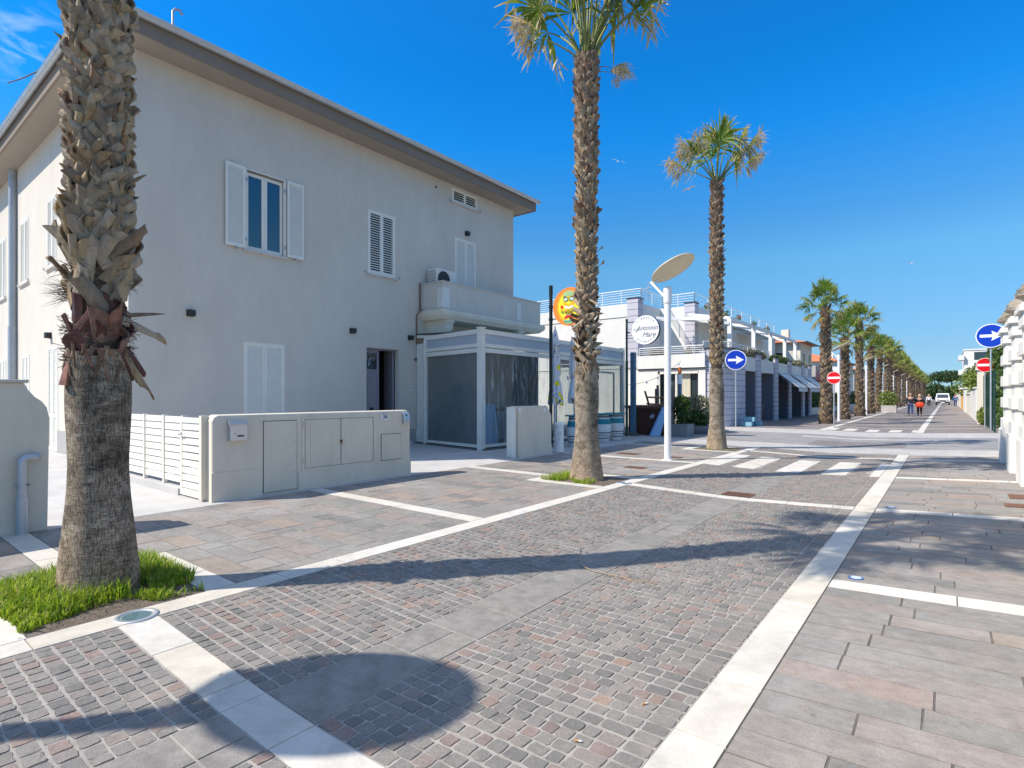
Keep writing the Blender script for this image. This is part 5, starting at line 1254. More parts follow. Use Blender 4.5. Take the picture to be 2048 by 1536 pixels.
def noentry(x, y, zc, r, lab, zb):
    t = thing('traffic_sign', (x, y, zb), lab, 'traffic sign', 'no entry signs'); n = Vector((0,-1,0))
    mb = MB(); mb.tube([(x,y+.05,zb-.05),(x,y+.05,zc+r*.7)], .03, 10); mb.build('pole', zinc, t)
    mb = MB(); mb.disc((x,y,zc), n, r, .012, 48, 0, 1); b = mb.build('disc', [signwhite, zinc], t)
    mb = MB(); mb.disc((x,y-.009,zc), n, r*.94, .004, 48); mb.build('field', signred, b)
    mb = MB(); mb.box(x-r*.84, x+r*.84, y-.0145, y-.0115, zc-r*.17, zc+r*.17); mb.build('bar', signwhite, b)
noentry(1.42, 33.9, 3.0, .33, 'red no entry sign at the right, left of the blue arrow sign', .08)
noentry(-4.42, 31.6, 2.46, .31, 'red no entry sign in front of the fourth palm trunk', 0)

# ------------------------------------------------------------------ restaurant across the side street
rs = thing('restaurant_building', (-11, 38, 0), 'white restaurant building with grey clad pillars, roof terrace rails and a curved corner', 'building')
def clad(mb, x0, x1, y0, y1, z0, z1, p=.36, g=.022):
    z = z0
    while z < z1-.01:
        zz = min(z+p-g, z1); mb.box(x0, x1, y0, y1, z, zz, 0)
        if zz < z1: mb.box(x0+.02, x1-.02, y0+.02, y1-.02, zz, min(zz+g, z1), 1)
        z += p
    mb.box(x0-.03, x1+.03, y0-.03, y1+.03, z1, z1+.06, 1)
# massing
GH = [(-12.15,-9.95,.0,2.86)]
mb = MB(); wall(mb, SY(0,0,28.0), -33, -9.6, -.1, 3.08, GH, .3)
mb.add([(-33,28,-.1),(-33,50,-.1),(-33,50,7),(-33,28,7)], [(0,1,2,3)])
mb.box(-9.9, -9.6, 28.3, 50, -.1, 3.0)
mb.build('ground_floor_wall', pl_white, rs)
mb = MB(); mb.add([(-12.2,28.29,0),(-9.9,28.29,0),(-9.9,28.29,2.9),(-12.2,28.29,2.9)], [(0,1,2,3)]); 
gl = mb.build('window', glassfar, rs)
mb = MB(); mb.box(-12.15,-12.05,28.02,28.12,0,2.86); mb.box(-9.98,-9.95,28.02,28.12,0,2.86); mb.box(-12.15,-9.95,28.02,28.12,2.72,2.86); mb.box(-11.2,-11.12,28.05,28.12,0,2.72); mb.build('frame', whitepvc, gl)
mb = MB()
for k in range(22):
    a = -11.25+k*.036; mb.add([(a,28.22+.02*(k%2),.1),(a+.036,28.22+.02*((k+1)%2),.1),(a+.036,28.22+.02*((k+1)%2),2.7),(a,28.22+.02*(k%2),2.7)], [(0,1,2,3)])
mb.build('curtain', curtain, gl)
mb = MB(); mb.box(-13.3,-9.6,27.9,28.0,3.02,3.72); mb.box(-33,-9.6,27.99,49.8,2.98,3.08); mb.box(-9.6,-8.62,30.9,49.8,2.98,3.05)
mb.box(-13.3,-9.6,27.93,27.99,2.96,3.02, 1); par = mb.build('parapet', [pl_white, groove], rs)
mb = MB(); mb.box(-8.75, -8.60, 31.2, 49.6, 2.95, 3.72); mb.build('parapet', pl_white, rs)
mb = MB()  # upper floor
mb.box(-33,-13.3,28.0,31.0,3.08,6.70); mb.box(-33,-11.25,31.0,49.8,3.08,6.72)
mb.box(-33,-13.9,27.985,28.0,5.93,5.96,1); mb.box(-33,-13.9,27.985,28.0,3.05,3.08,1); mb.build('upper_floor_wall', [pl_white, groove], rs)
mb = MB(); clad(mb, -13.92, -13.26, 27.93, 28.6, 3.1, 6.92); mb.build('clad_pillar', [louvre, groove], rs)
mb = MB(); clad(mb, -11.8, -11.2, 30.9, 31.5, 3.1, 6.85); mb.build('clad_pillar', [louvre, groove], rs)
# curved corner
mb = MB(); z = 0
cc = Vector((-9.55, 29.6, 0)); 
def corner(mb, r, z0, z1, mi):
    vs = []; pts = [(-9.95,28.0+(0.95-r) )]
    arcp = [(-9.95, 29.05-r)]+[(-9.55+r*math.cos(a), 29.05+r*math.sin(a)) for a in [R(-90+10*k) for k in range(10)]]+[(-9.55+r, 31.35), (-9.95, 31.35)]
    n = len(arcp); mb.add([(x,y,z0) for x, y in arcp]+[(x,y,z1) for x, y in arcp], [tuple(range(n-1,-1,-1)), tuple(range(n,2*n))]+[(k,(k+1)%n,n+(k+1)%n,n+k) for k in range(n)], mi)
while z < 3.95: corner(mb, .97, z, min(z+.278, 3.95), 0); corner(mb, .955, min(z+.278, 3.95), min(z+.30, 3.95)+.001, 1); z += .30
corner(mb, 1.0, 3.95, 4.01, 1); mb.build('corner_pillar', [louvre, groove], rs)
for a, b in ((33.5,34.4), (37.7,38.6), (41.7,42.5), (46.2,47.1), (48.9,49.8)):
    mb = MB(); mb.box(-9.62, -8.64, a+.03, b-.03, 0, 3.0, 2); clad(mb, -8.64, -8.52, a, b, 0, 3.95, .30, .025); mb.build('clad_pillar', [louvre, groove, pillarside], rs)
# recess shopfronts between the pillars
for i, (a, b) in enumerate(((31.5,33.4), (34.5,37.6), (38.7,41.6), (42.6,46.1), (47.2,48.8))):
    if i == 1: continue
    mb = MB(); mb.box(-9.60,-9.56,a+.15,b-.15,(.9 if i == 0 else .05),2.6); f = mb.build('shop_window', glassfar, rs)
    mb = MB(); mb.box(-9.60,-9.53,a+.08,a+.15,.0,2.67); mb.box(-9.60,-9.53,b-.15,b-.08,.0,2.67); mb.box(-9.60,-9.53,a+.15,b-.15,2.6,2.67); mb.box(-9.60,-9.53,a+.15,b-.15,1.95,2.0); mb.build('frame', whitepvc, f)
for i, (a, b) in enumerate(((38.7,41.5), (42.5,45.7), (46.6,49.4))):
    mb = MB(); mb.add([(-8.5,a,3.02),(-8.5,b,3.02),(-7.35,b,2.12),(-7.35,a,2.12),(-8.5,a,2.99),(-8.5,b,2.99),(-7.35,b,2.09),(-7.35,a,2.09)], [(0,1,2,3),(7,6,5,4),(0,3,7,4),(1,5,6,2)])
    mb.add([(-7.35,a,2.12),(-7.35,b,2.12),(-7.34,b,1.84),(-7.34,a,1.84)], [(0,1,2,3)]); aw = mb.build('awning', awnm, rs)
    mb = MB(); mb.tube([(-8.55,a,3.0),(-8.55,b,3.0)], .07, 8); mb.tube([(-8.5,a+.1,2.95),(-7.9,a+.1,2.35),(-7.38,a+.1,2.10)], .02, 5); mb.tube([(-8.5,b-.1,2.95),(-7.9,b-.1,2.35),(-7.38,b-.1,2.10)], .02, 5); mb.tube([(-7.36,a,2.10),(-7.36,b,2.10)], .03, 6); mb.build('arm', zincmatte, aw)
# rails
def rail(mb, p, q, z0, h=.75, n=5, post=1.3, r=.014):
    p, q = Vector(p), Vector(q); L = (q-p).length; k = max(1, round(L/post))
    for i in range(k+1):
        s = p+(q-p)*i/k; mb.tube([s+Vector((0,0,z0)), s+Vector((0,0,z0+h))], .022, 6)
    for j in range(n): z = z0+h*(j+1)/n-.0; mb.tube([p+Vector((0,0,z)), q+Vector((0,0,z))], r if j < n-1 else .026, 6)
mb = MB(); rail(mb, (-20.4,28.2,0), (-13.2,28.2,0), 6.7, .78, 6); rail(mb, (-13.2,28.2,0), (-13.2,31.1,0), 6.75, .7, 5); mb.build('roof_rail', whitep, rs)
mb = MB(); rail(mb, (-13.2,31.1,0), (-11.3,31.1,0), 6.75, .7, 5, .9); rail(mb, (-11.3,31.1,0), (-11.3,49.6,0), 6.75, .7, 3, 2.2); mb.build('roof_rail', whitep, rs)
mb = MB(); rail(mb, (-13.2,27.96,0), (-9.7,27.96,0), 3.72, .42, 4, 1.7); rail(mb, (-9.7,27.96,0), (-8.75,29.2,0), 3.98, .35, 3, 1); rail(mb, (-8.75,29.2,0), (-8.68,37,0), 3.98, .33, 3, 1.6); mb.build('terrace_rail', whitep, rs)
# pergola
pg = thing('pergola', (-10, 37, 3.1), 'white beamed pergola on the terrace above the awnings', 'pergola')
mb = MB()
ps = [(-9.0,30.0), (-9.0,34.6), (-9.0,38.6), (-9.0,42.6), (-9.0,46.0)]
for x, y in ps:
    m2_ = MB(); m2_.box(x-.10,x+.10,y-.10,y+.10,3.1,5.62); m2_.build('post', whitep, pg)
mb.bar((-12.9,29.2,5.85),(-9.1,29.2,5.60), .1, .16); mb.bar((-13.2,28.6,5.95),(-9.0,29.9,5.4), .08, .14)
for i in range(len(ps)-1): mb.bar((ps[i][0],ps[i][1],5.66),(ps[i+1][0],ps[i+1][1]+.1,5.66), .12, .18)
for x, y in ps: mb.bar((x,y,5.68),(-11.2,y,6.05), .10, .16)
mb.build('beam', whitep, pg)
mb = MB()
for k in range(4):
    y0, y1 = ps[k][1]+.3, ps[k+1][1]-.3
    mb.add([(-9.9,y0,5.72),(-9.9,y1,5.72),(-11.2,y1,5.95),(-11.2,y0,5.95)], [(0,1,2,3)])
mb.build('canopy', awnm, pg)
def shrub(name, c, rad, n, sz, m_, lab, cat='shrub', group=None, pot=None, seed=1, flowers=0, z0=0):
    t = thing(name, (c[0], c[1], z0), lab, cat, group); rg = random.Random(seed)
    mb = MB(); mb.leaves(c, rad, n, sz, rg=rg, shell=.6)
    if flowers: mb.leaves(c, (rad[0]*1.05, rad[1]*1.05, rad[2]*1.05), flowers, sz*.9, 1, rg=rg, shell=.9)
    mb.build('foliage', [m_, flowr], t)
    mb = MB()
    for k in range(5): mb.tube([(c[0], c[1], z0), (c[0]+rg.uniform(-.5,.5)*rad[0], c[1]+rg.uniform(-.5,.5)*rad[1], c[2]+rad[2]*.3)], [.02*max(1, rad[0]), .008], 5)
    mb.build('stem', wood, t)
    if pot: mb = MB(); mb.lathe([(pot*.7, z0-c[2]*0), (pot, z0+pot*1.4)], c=(c[0], c[1], 0), n=14) ; mb.build('pot', planterm, t)
    return t
for i, (x, y) in enumerate(((-12.6,28.4), (-12.1,28.35), (-10.6,28.4))):
    shrub('potted_plant', (x,y,3.9), (.25,.2,.25), 130, .12, leafg, ['small grey green plant behind the terrace rail, left one', 'small grey green plant behind the terrace rail, middle one', 'small grey green plant behind the terrace rail, nearest the curved corner'][i], 'plant', 'plants on the terrace edge', seed=i+2, z0=3.5)
shrub('hedge', (-8.85,34.2,4.0), (.25,2.8,.28), 1500, .15, leafg, 'grey green hedge spilling over the terrace parapet above the first arcade bays', 'hedge', seed=8, z0=3.6)
shrub('hedge', (-8.85,40.4,3.95), (.25,2.9,.32), 1500, .15, leafd, 'green hedge along the terrace parapet above the awnings', 'hedge', seed=9, z0=3.6)
shrub('hedge', (-8.85,46.6,3.9), (.3,2.9,.35), 1500, .16, leafg, 'pale hedge on the far end of the terrace parapet', 'hedge', seed=10, z0=3.6)
for i, y in enumerate((33.5,37.2,39.8,43.6,47.5)):
    shrub('potted_plant', (-11.35,y,6.98), (.2,.4,.2), 90, .13, leafd, ['flower box plant on the roof edge nearest the grey pillar','small green plant in the second flower box on the roof edge','red flowered plant in the middle flower box on the roof edge','small green plant in the fourth flower box on the roof edge','red flowered plant at the far end of the roof edge'][i], 'plant', 'flower boxes on the roof edge', seed=20+i, flowers=30 if i % 2 == 0 else 0, z0=6.75)
an = thing('antenna', (-13.6, 28.6, 6.9), 'metal television antenna on the roof beside the lamp reflector', 'antenna')
mb = MB(); mb.tube([(-13.0,28.7,6.9),(-13.0,28.7,7.9)], .02, 6); mb.tube([(-13.45,28.7,7.5),(-12.6,28.7,7.62)], .012, 5)
for k in range(7): mb.tube([(-13.4+.12*k,28.45,7.5+.015*k),(-13.4+.12*k,28.95,7.5+.015*k)], .008, 4)
mb.tube([(-13.2,28.7,7.4),(-12.8,28.7,7.95)], .012, 5); mb.build('mast', zinc, an)

# outdoor clutter in front of the restaurant
sh = thing('wooden_counter', (-9.2, 20.6, 0), 'dark brown wooden counter between the dark green pole and the blue board', 'counter')
mb = MB(); mb.box(-10.2,-8.75,20.6,21.5,0,1.05); mb.build('body', wood, sh)
mb = MB(); mb.box(-10.3,-8.65,20.5,21.6,1.05,1.10)
for k in range(10): mb.tube([(-10.3+k*.17,20.5,1.12),(-10.28+k*.17,21.6,1.14)], .045, 6)
mb.build('top', mat('brown thatch', (.22,.10,.07), .9, var=.4, vscale=14), sh)
mb = MB(); mb.bar((-9.45,20.45,.02),(-8.95,20.55,.62), .12, .03); mb.build('ramp_board', wood, sh)
bl = thing('blue_board', (-8.8, 20.3, 0), 'light blue painted board leaning on the wooden counter', 'board')
mb = MB(); mb.add([(-9.0,20.0,.0),(-8.62,20.05,.0),(-8.52,20.25,.62),(-8.55,20.42,1.12),(-8.66,20.42,1.12)]+[(-9.0,20.04,.0),(-8.62,20.09,.0),(-8.52,20.29,.62),(-8.55,20.46,1.12),(-8.66,20.46,1.12)], [(0,1,2,3,4),(9,8,7,6,5),(0,5,6,1),(1,6,7,2),(2,7,8,3),(3,8,9,4),(4,9,5,0)]); mb.build('panel', bluep, bl)
mb = MB(); mb.bar((-9.0,20.0,.04),(-8.66,20.42,1.12), .03, .05); mb.build('edge', mat('board edge blue', (.10,.25,.45), .5), bl)
bp = thing('wooden_post', (-9.55, 19.75, 0), 'weathered blue painted post directly behind the dark green sign pole', 'post')
mb = MB(); mb.box(-9.68,-9.50,19.70,19.85,0,3.25); mb.build('shaft', blued, bp)
mb = MB(); mb.box(-9.72,-9.46,19.66,19.89,0,.12); mb.build('foot', woodg, bp)
bp = thing('wooden_post', (-8.3, 22.8, 0), 'blue painted post with orange top just right of the lamp pole', 'post')
mb = MB(); mb.tube([(-8.75,22.4,0),(-8.75,22.4,2.05)], .09, 10); mb.build('shaft', blued, bp)
mb = MB(); mb.tube([(-8.75,22.4,2.05),(-8.75,22.4,2.45)], .10, 10); mb.build('band', signwhite, bp); mb = MB(); mb.tube([(-8.75,22.4,2.45),(-8.75,22.4,2.75)], .075, 10); mb.build('top', mat('orange top', (.55,.14,.03), .6), bp)
ch = thing('wooden_railing', (-9, 20.9, 1.1), 'orange wooden rail frame lying on top of the wooden counter', 'railing')
mb = MB(); mb.tube([(-9.55,20.9,1.50),(-8.25,21.0,1.48)], .035, 8); mb.tube([(-9.55,20.9,1.24),(-8.25,21.0,1.16)], .035, 8); mb.build('rail', woodl, ch)
mb = MB(); mb.bar((-9.62,20.9,1.75),(-9.42,20.9,1.12), .08, .05); mb.build('end_post', wood, ch)
for i, (x, y, h, l) in enumerate(((-9.45,21.7,2.0,'grey mooring post behind the wooden counter, shorter one'), (-8.42,20.75,2.15,'grey mooring post beside the blue board, taller one'))):
    p = thing('mooring_post', (x, y, 0), l, 'post', 'grey mooring posts')
    mb = MB(); mb.tube([(x,y,0),(x,y,h-.15)], .09, 10); mb.tube([(x+.03,y,h-.15),(x+.03,y,h)], .055, 8); mb.build('shaft', woodg, p)
    if i: mb = MB(); mb.lathe([(.11,0),(.13,.05),(.11,.10)], c=(x,y,1.02), n=14); mb.build('rope', darkmetal, p)
fl = thing('floodlight', (-9.0, 20.3, .8), 'small round lamp on the wooden counter front', 'lamp'); mb = MB(); mb.tube([(-9.15,20.58,.78),(-9.12,20.46,.76)], [.05,.11], 14); mb.build('housing', blackpl, fl); mb = MB(); mb.disc((-9.12,20.455,.76),(.1,-1,0),.10,.01,16); mb.build('lens', silver, fl)
pb = thing('planter', (-8.05, 20.9, 0), 'low grey concrete planter with upright plants behind the lamp pole', 'planter')
mb = MB(); mb.box(-8.5,-7.75,20.6,21.3,0,.46); mb.build('box', planterm, pb, bevel=.01)
mb = MB(); mb.leaves((-8.1,20.95,1.0), (.34,.32,.62), 500, .2, rg=random.Random(4), shell=.2); mb.build('foliage', leafd, pb)
pb = thing('planter_bed', (-8.0, 23, 0), 'rounded stone edged bed with dry grey shrubs beside the curved corner', 'planter')
mb = MB(); mb.lathe([(1.25,0),(1.3,.12),(1.25,.3),(1.05,.34)], c=(-8.6,23.3,0), n=28, jit=.02); mb.build('edge', boulder, pb)
mb = MB(); mb.leaves((-8.3,23.1,.95), (.8,.7,.65), 1700, .16, rg=random.Random(6), shell=.3); mb.build('foliage', leafg, pb)
mb = MB(); mb.leaves((-8.2,22.7,.62), (.6,.5,.38), 900, .15, rg=random.Random(7), shell=.3); mb.build('ground_cover', leafd, pb)
bo = thing('boulder', (-8.3, 25.2, 0), 'smooth dark grey block beside the third palm trunk', 'boulder')
mb = MB(); mb.lathe([(.95,-.02),(.93,.15),(.82,.45),(.72,.60),(.55,.68),(0,.70)], c=(-8.75,25.0,0), n=22, jit=.015); mb.build('body', boulder, bo)
cr_ = thing('plastic_crate', (-8.1, 29.6, 0), 'light blue plastic crates on the ground past the blue arrow sign', 'crate')
for x, y, z in ((-8.0,29.6,0), (-7.75,30.3,0), (-7.95,29.9,.24)):
    mb = MB(); mb.box(x-.25,x+.25,y-.2,y+.2,z+.01,z+.05); 
    for a, b, c_, d in ((-.25,.25,-.2,-.17), (-.25,.25,.17,.2), (-.25,-.22,-.17,.17), (.22,.25,-.17,.17)): mb.box(x+a,x+b,y+c_,y+d,z+.05,z+.23)
    mb.build('crate_shell', mat('crate blue', (.22,.45,.55), .5), cr_)
sl_ = thing('string_lights', (-11, 24, 2.6), 'thin festoon cable with bulbs strung across the cream restaurant wall', 'lights')
mb = MB(); cat_ = []
for k in range(25): f = k/24; cat_.append((-9.7+f*1.0, 19.6+f*2.8, 2.0+1.0*f-.9*f*(1-f)))
mb.tube(cat_, .008, 5); mb.build('cable', blackpl, sl_)
mb = MB()
for k in range(3, 24, 5): mb.lathe([(.0,-.10),(.035,-.07),(.03,-.03),(.012,0)], c=cat_[k], n=10)
mb.build('bulb', signwhite, sl_)
for i, y in enumerate((35.2, 36.2)):
    wbn = thing('waste_bin', (-8.3, y, 0), ['dark wheeled bin in the second arcade bay, nearer one', 'dark wheeled bin in the second arcade bay, farther one'][i], 'bin', 'wheeled bins in the arcade')
    mb = MB(); mb.prism([(-9.35,.08),(-8.95,.08),(-8.88,.95),(-9.42,.95)], 'y', y-.25, y+.25); mb.build('body', blackpl, wbn); mb = MB(); mb.box(-9.45,-8.85,y-.28,y+.28,.95,1.02); mb.build('lid', darkmetal, wbn)

# ------------------------------------------------------------------ houses further along the left
def simple_house(x0, x1, y0, y1, h, wm, lab, roofm=redroof, rh=1.3, wins=(), flat=False, balcony=None, gable='x'):
    t = thing('house', (x1, (y0+y1)/2, 0), lab, 'house', 'houses behind the palm row')
    mb = MB(); mb.box(x0, x1, y0, y1, -.1, h); mb.build('wall', wm, t)
    if not flat:
        mb = MB(); e = .5; cx = (x0+x1)/2; cy = (y0+y1)/2
        mb.add([(x0-e,y0-e,h),(x1+e,y0-e,h),(x1+e,y1+e,h),(x0-e,y1+e,h),(cx,y0+(x1-x0)*.35,h+rh),(cx,y1-(x1-x0)*.35,h+rh)], [(0,1,4),(1,2,5,4),(2,3,5),(3,0,4,5),(0,3,2,1)]); r_ = mb.build('roof', roofm, t)
        mb = MB(); mb.tube([(x1+e+.05,y0-e,h+.0),(x1+e+.05,y1+e,h+.0)], .07, 6); mb.build('gutter', greenmetal, r_)
        mb = MB(); mb.box(x1-2,x1-1.4,cy,cy+.6,h+.2,h+1.4); mb.build('chimney', wm, r_)
    for (a, b, c, d) in wins:
        mb = MB(); mb.box(x1-.02,x1+.03,a,b,c,d); f = mb.build('window', shut, t); mb = MB(); mb.box(x1+.03,x1+.035,a+.1,b-.1,c+.1,d-.1); mb.build('pane', glassfar, f)
    for (a, b, c, d) in [(x0+(x1-x0)*k, x0+(x1-x0)*k+.9, z, z+1.3) for k in (.55, .8) for z in (1.0, 4.0) if z+1.3 < h]:
        mb = MB(); mb.box(a,b,y0-.03,y0+.02,c,d); f = mb.build('window', shut, t); mb = MB(); mb.box(a+.1,b-.1,y0-.035,y0-.03,c+.1,d-.1); mb.build('pane', glassfar, f)
    if balcony:
        a, b, z = balcony
        mb = MB(); mb.box(x1, x1+1.2, a, b, z-.15, z); mb.box(x1+1.1, x1+1.2, a, b, z, z+.9); mb.build('balcony', brickred, t)
    return t
def wgrid(y0, y1, h, n): return [(y0+(i+.35)*(y1-y0)/n, y0+(i+.35)*(y1-y0)/n+1.0, z, z+1.35) for i in range(n) for z in (1.0, 3.9) if z+1.4 < h]
simple_house(-20,-9.5,50.6,55.5,6.0,pl_cream,'cream house with an orange hipped roof joined to the restaurant end', rh=1.5, wins=wgrid(50.6,55.5,6,2))
mb = MB()
simple_house(-18,-9.6,58,68,4.4,pl_grey,'low grey flat house with a red brick balcony behind the fourth palm', flat=True, wins=wgrid(58,68,3,3), balcony=(57.5,66,3.0))
simple_house(-20,-9.8,73,86,5.6,pl_white,'white two storey house with red roof between the fifth and sixth palms', rh=1.7, wins=wgrid(73,86,6,4))
simple_house(-20,-10,89,99,5.2,pl_grey,'grey house with red roof beyond the white two storey house', rh=1.4, wins=wgrid(89,99,6,3))
for i in range(8):
    y = 103+i*15; simple_house(-20,-10.2,y,y+12,U(4.8,6.4),[pl_cream, pl_white, pl_grey][i % 3],'distant %s house with red roof, the %s house past the low grey one' % (['cream','white','grey'][i % 3], ordn[i]), rh=1.4, wins=wgrid(y,y+12,6,3))
# hedge and kerb wall behind the palms
gwl = thing('low_wall', (-8.9, 55, 0), 'low pale wall behind the far palms with bushes above it', 'wall'); mb = MB(); mb.box(-9.1,-8.8,50.5,200,-.1,.55); mb.build('masonry', pl_cream, gwl)
for i, (y, l) in enumerate(((54.5,'dark bush left of the fourth palm beyond the awnings'), (59,'dark bush behind the fourth palm'), (66,'dark bush behind the fifth palm'), (74,'dark bush behind the sixth palm'), (84,'dark bush far along the low wall'), (96,'dark bush farthest along the low wall'))):
    shrub('bush', (-9.5,y,1.1), (.8,2.3,1.0), 1100, .22, leafd, l, 'bush', 'bushes along the low wall', seed=40+i)
bx = thing('planter_box', (-4.3, 62, 0), 'pale concrete planter box with a bright green bush left of the walkers', 'planter'); mb = MB(); mb.box(-4.9,-3.7,63,64.2,-.02,.65); mb.build('box', lightstone, bx)
mb = MB(); mb.leaves((-4.4,63.6,1.3), (.85,.8,.8), 900, .2, rg=random.Random(8)); mb.build('foliage', leafy, bx)

# ------------------------------------------------------------------ right hand side
for i, (y0, y1, l) in enumerate(((16.15,16.95,'white rusticated gate pier with layered stone cap, farthest of the three'), (14.15,14.95,'white rusticated gate pier with layered stone cap, middle of the three'), (12.15,12.95,'white rusticated gate pier with layered stone cap, nearest at the frame edge'))):
    t = thing('gate_pier', (1.3, (y0+y1)/2, .08), l, 'pier', 'rusticated piers on the right'); x0, x1 = .98, 1.62
    mb = MB(); mb.box(x0-.03,x1+.03,y0-.03,y1+.03,-.05,.82); z = .82; k = 0
    while z < 2.75:
        e = 0 if k % 2 == 0 else .045; mb.box(x0+e,x1-e,y0+e,y1-e,z,z+.235); z += .235; k += 1
    mb.build('shaft', pl_white, t, bevel=.012)
    mb = MB(); mb.box(x0-.05,x1+.05,y0-.05,y1+.05,z,z+.10); mb.box(x0-.02,x1+.02,y0-.02,y1+.02,z+.10,z+.14); mb.build('capital', pl_white, t, bevel=.01)
    mb = MB(); cx, cy = (x0+x1)/2, (y0+y1)/2; rg = random.Random(i+1)
    mb.lathe([(.16,0),(.34,.10),(.40,.14),(.40,.19),(.36,.20),(.37,.26),(.32,.28),(.33,.33),(.26,.36),(.25,.41),(.15,.44),(.0,.49)], c=(cx,cy,z+.14), n=14, jit=.06, smooth=False); mb.build('stone_cap', roughstone, t)
rw = thing('boundary_wall', (1.45, 9, 0), 'white plastered wall linking the rusticated piers', 'wall')
mb = MB()
for a, b in ((-4,12.05), (13.05,14.05), (15.05,16.05)): mb.box(1.12,1.45,a,b,-.05,2.3)
mb.build('wall', pl_white, rw)
mb = MB()
for a, b in ((-4,12.05), (13.05,14.05), (15.05,16.05)): mb.box(1.05,1.5,a,b,2.3,2.38); 
mb.build('coping', ceramic, rw)
lb = thing('low_wall', (1.5, 18.6, 0), 'low sandy coloured wall just past the rusticated piers', 'wall'); mb = MB(); mb.box(1.2,1.75,17.3,19.6,-.05,.62); mb.build('masonry', pl_cream, lb, bevel=.02)
# green wire fence with climbers
fe = thing('wire_fence', (1.95, 36, .1), 'green wire mesh fence covered by climbing plants behind the right signs', 'fence')
for k in range(6): mb = MB(); mb.tube([(1.52,29.2+2*k*.8,0),(1.52,29.2+2*k*.8,2.6)], .03, 6); mb.build('post', greenmetal, fe)
mb = MB()
for k in range(14): mb.tube([(1.52,29.2+k*.6,.1),(1.52,29.2+k*.6,2.5)], .006, 3)
for k in range(0, 16, 5): mb.tube([(1.52,29.2,.15+k*.155),(1.52,37.2,.15+k*.155)], .006, 3)
mb.build('mesh', greenmetal, fe)
iv = thing('climbing_plant', (2.2, 34, .1), 'tall green climbing hedge behind the green wire fence at the right', 'hedge')
mb = MB(); mb.leaves((2.14,33.4,1.7), (.60,4.6,1.9), 6000, .17, rg=random.Random(12), shell=.3); mb.leaves((2.22,33.8,3.4), (.75,3.8,.9), 2400, .19, rg=random.Random(13), shell=.2); mb.leaves((1.55,36.9,.5), (.35,.9,.5), 900, .15, 1, rg=random.Random(13), shell=.2); mb.build('foliage', [leafd, leafy], iv)
mb = MB()
for k in range(8): mb.tube([(2.4,30+k,0),(2.5,30.2+k,2.4)], .03, 5)
mb.build('stem', wood, iv)
mb = MB()
bpst = thing('gate_pier', (1.5, 38.6, .08), 'beige square gate pier just past the wire fence', 'pier'); mb.box(1.27,1.62,37.7,38.1,0,2.9); mb.build('shaft', pl_cream, bpst); mb = MB(); mb.box(1.20,1.69,37.63,38.17,2.9,3.05); mb.build('cap', pl_cream, bpst)
for i, (a, b, h, m_, l) in enumerate(((42,52,2.0,pl_white,'white stretch of boundary wall past the beige pier'), (52.2,62,1.7,pl_cream,'cream stretch of boundary wall beyond the white one'), (70,84,1.8,pl_orange,'orange stretch of boundary wall far along the right side'), (84.2,140,1.9,pl_cream,'distant cream boundary wall leading to the van'))):
    t = thing('boundary_wall', (1.5, (a+b)/2, .08), l, 'wall', 'boundary walls along the right'); mb = MB(); mb.box(1.35,1.65,a,b,-.05,h); mb.build('masonry', m_, t)
    mb = MB(); mb.box(1.28,1.72,a-.05,b+.05,h,h+.08); mb.build('coping', pl_white, t)
t = thing('boundary_wall', (1.5, 66, .08), 'white pier like stretch of wall before the orange wall', 'wall', 'boundary walls along the right'); mb = MB(); mb.box(1.3,1.7,62.3,69.8,-.05,2.2); mb.build('masonry', pl_white, t); mb = MB(); mb.box(1.24,1.76,62.2,69.9,2.2,2.28); mb.build('coping', pl_white, t)
def tree(x, y, h, r, n, sz, lm, lab, group=None, seed=1, umbrella=False, trunkr=.15):
    t = thing('tree', (x, y, 0), lab, 'tree', group); rg = random.Random(seed)
    zc = h-(r*.30 if umbrella else r*.9)
    mb = MB(); mb.tube([(x,y,-.1),(x+.2,y,h*.4),(x,y+.1,zc)], [trunkr,trunkr*.8,trunkr*.5], 8)
    for k in range(7):
        a = k*.9; mb.tube([(x,y,zc-h*.12),(x+math.cos(a)*r*.55,y+math.sin(a)*r*.55,zc+.1*r)], [trunkr*.5,trunkr*.15], 5)
    mb.build('trunk', wood, t); mb = MB()
    for k in range(9):
        a = rg.uniform(0,6.3); q = rg.uniform(0,.62)*r
        mb.leaves((x+math.cos(a)*q, y+math.sin(a)*q, zc+rg.uniform(-.12,.15)*r*(.5 if umbrella else 2.5)), (r*.48, r*.48, r*(.17 if umbrella else .45)), n//9, sz, rg=rg, shell=.4)
    mb.build('crown', lm, t)
for i, (x, y, h, r, l) in enumerate(((2.5,45,4.5,1.7,'bushy green tree over the white boundary wall'), (2.4,57,4.4,1.9,'bushy green tree over the cream boundary wall'), (2.6,70,4.4,2.2,'green tree above the orange wall'), (2.9,86,4.4,2.3,'green tree halfway to the van'), (3.3,105,4.4,2.6,'green tree behind the van'))):
    tree(x, y, h, r, 3800, .24, [leafm2, leafy][i % 2], l, 'trees over the right boundary walls', 70+i)
for i, (x, y, h, r) in enumerate(((-14,330,13,12), (2,360,16,15), (18,340,13,12), (-34,370,15,14), (34,380,15,13), (-4,300,8,7), (7,290,8,7), (-60,390,15,14), (2,280,7,6))):
    tree(x, y, h, r, 3200, 1.3, leafp, ['umbrella pine far off left of the street end', 'broad umbrella pine closing the street end', 'umbrella pine right of the street end', 'umbrella pine hidden behind far palms', 'umbrella pine behind the apartment block', 'smaller dark pine at the end of the street', 'smaller pine just right of the street end', 'farthest left umbrella pine', 'dark pine behind the parked cars'][i], 'umbrella pines at the horizon', 90+i, i not in (5,6,8), .5)
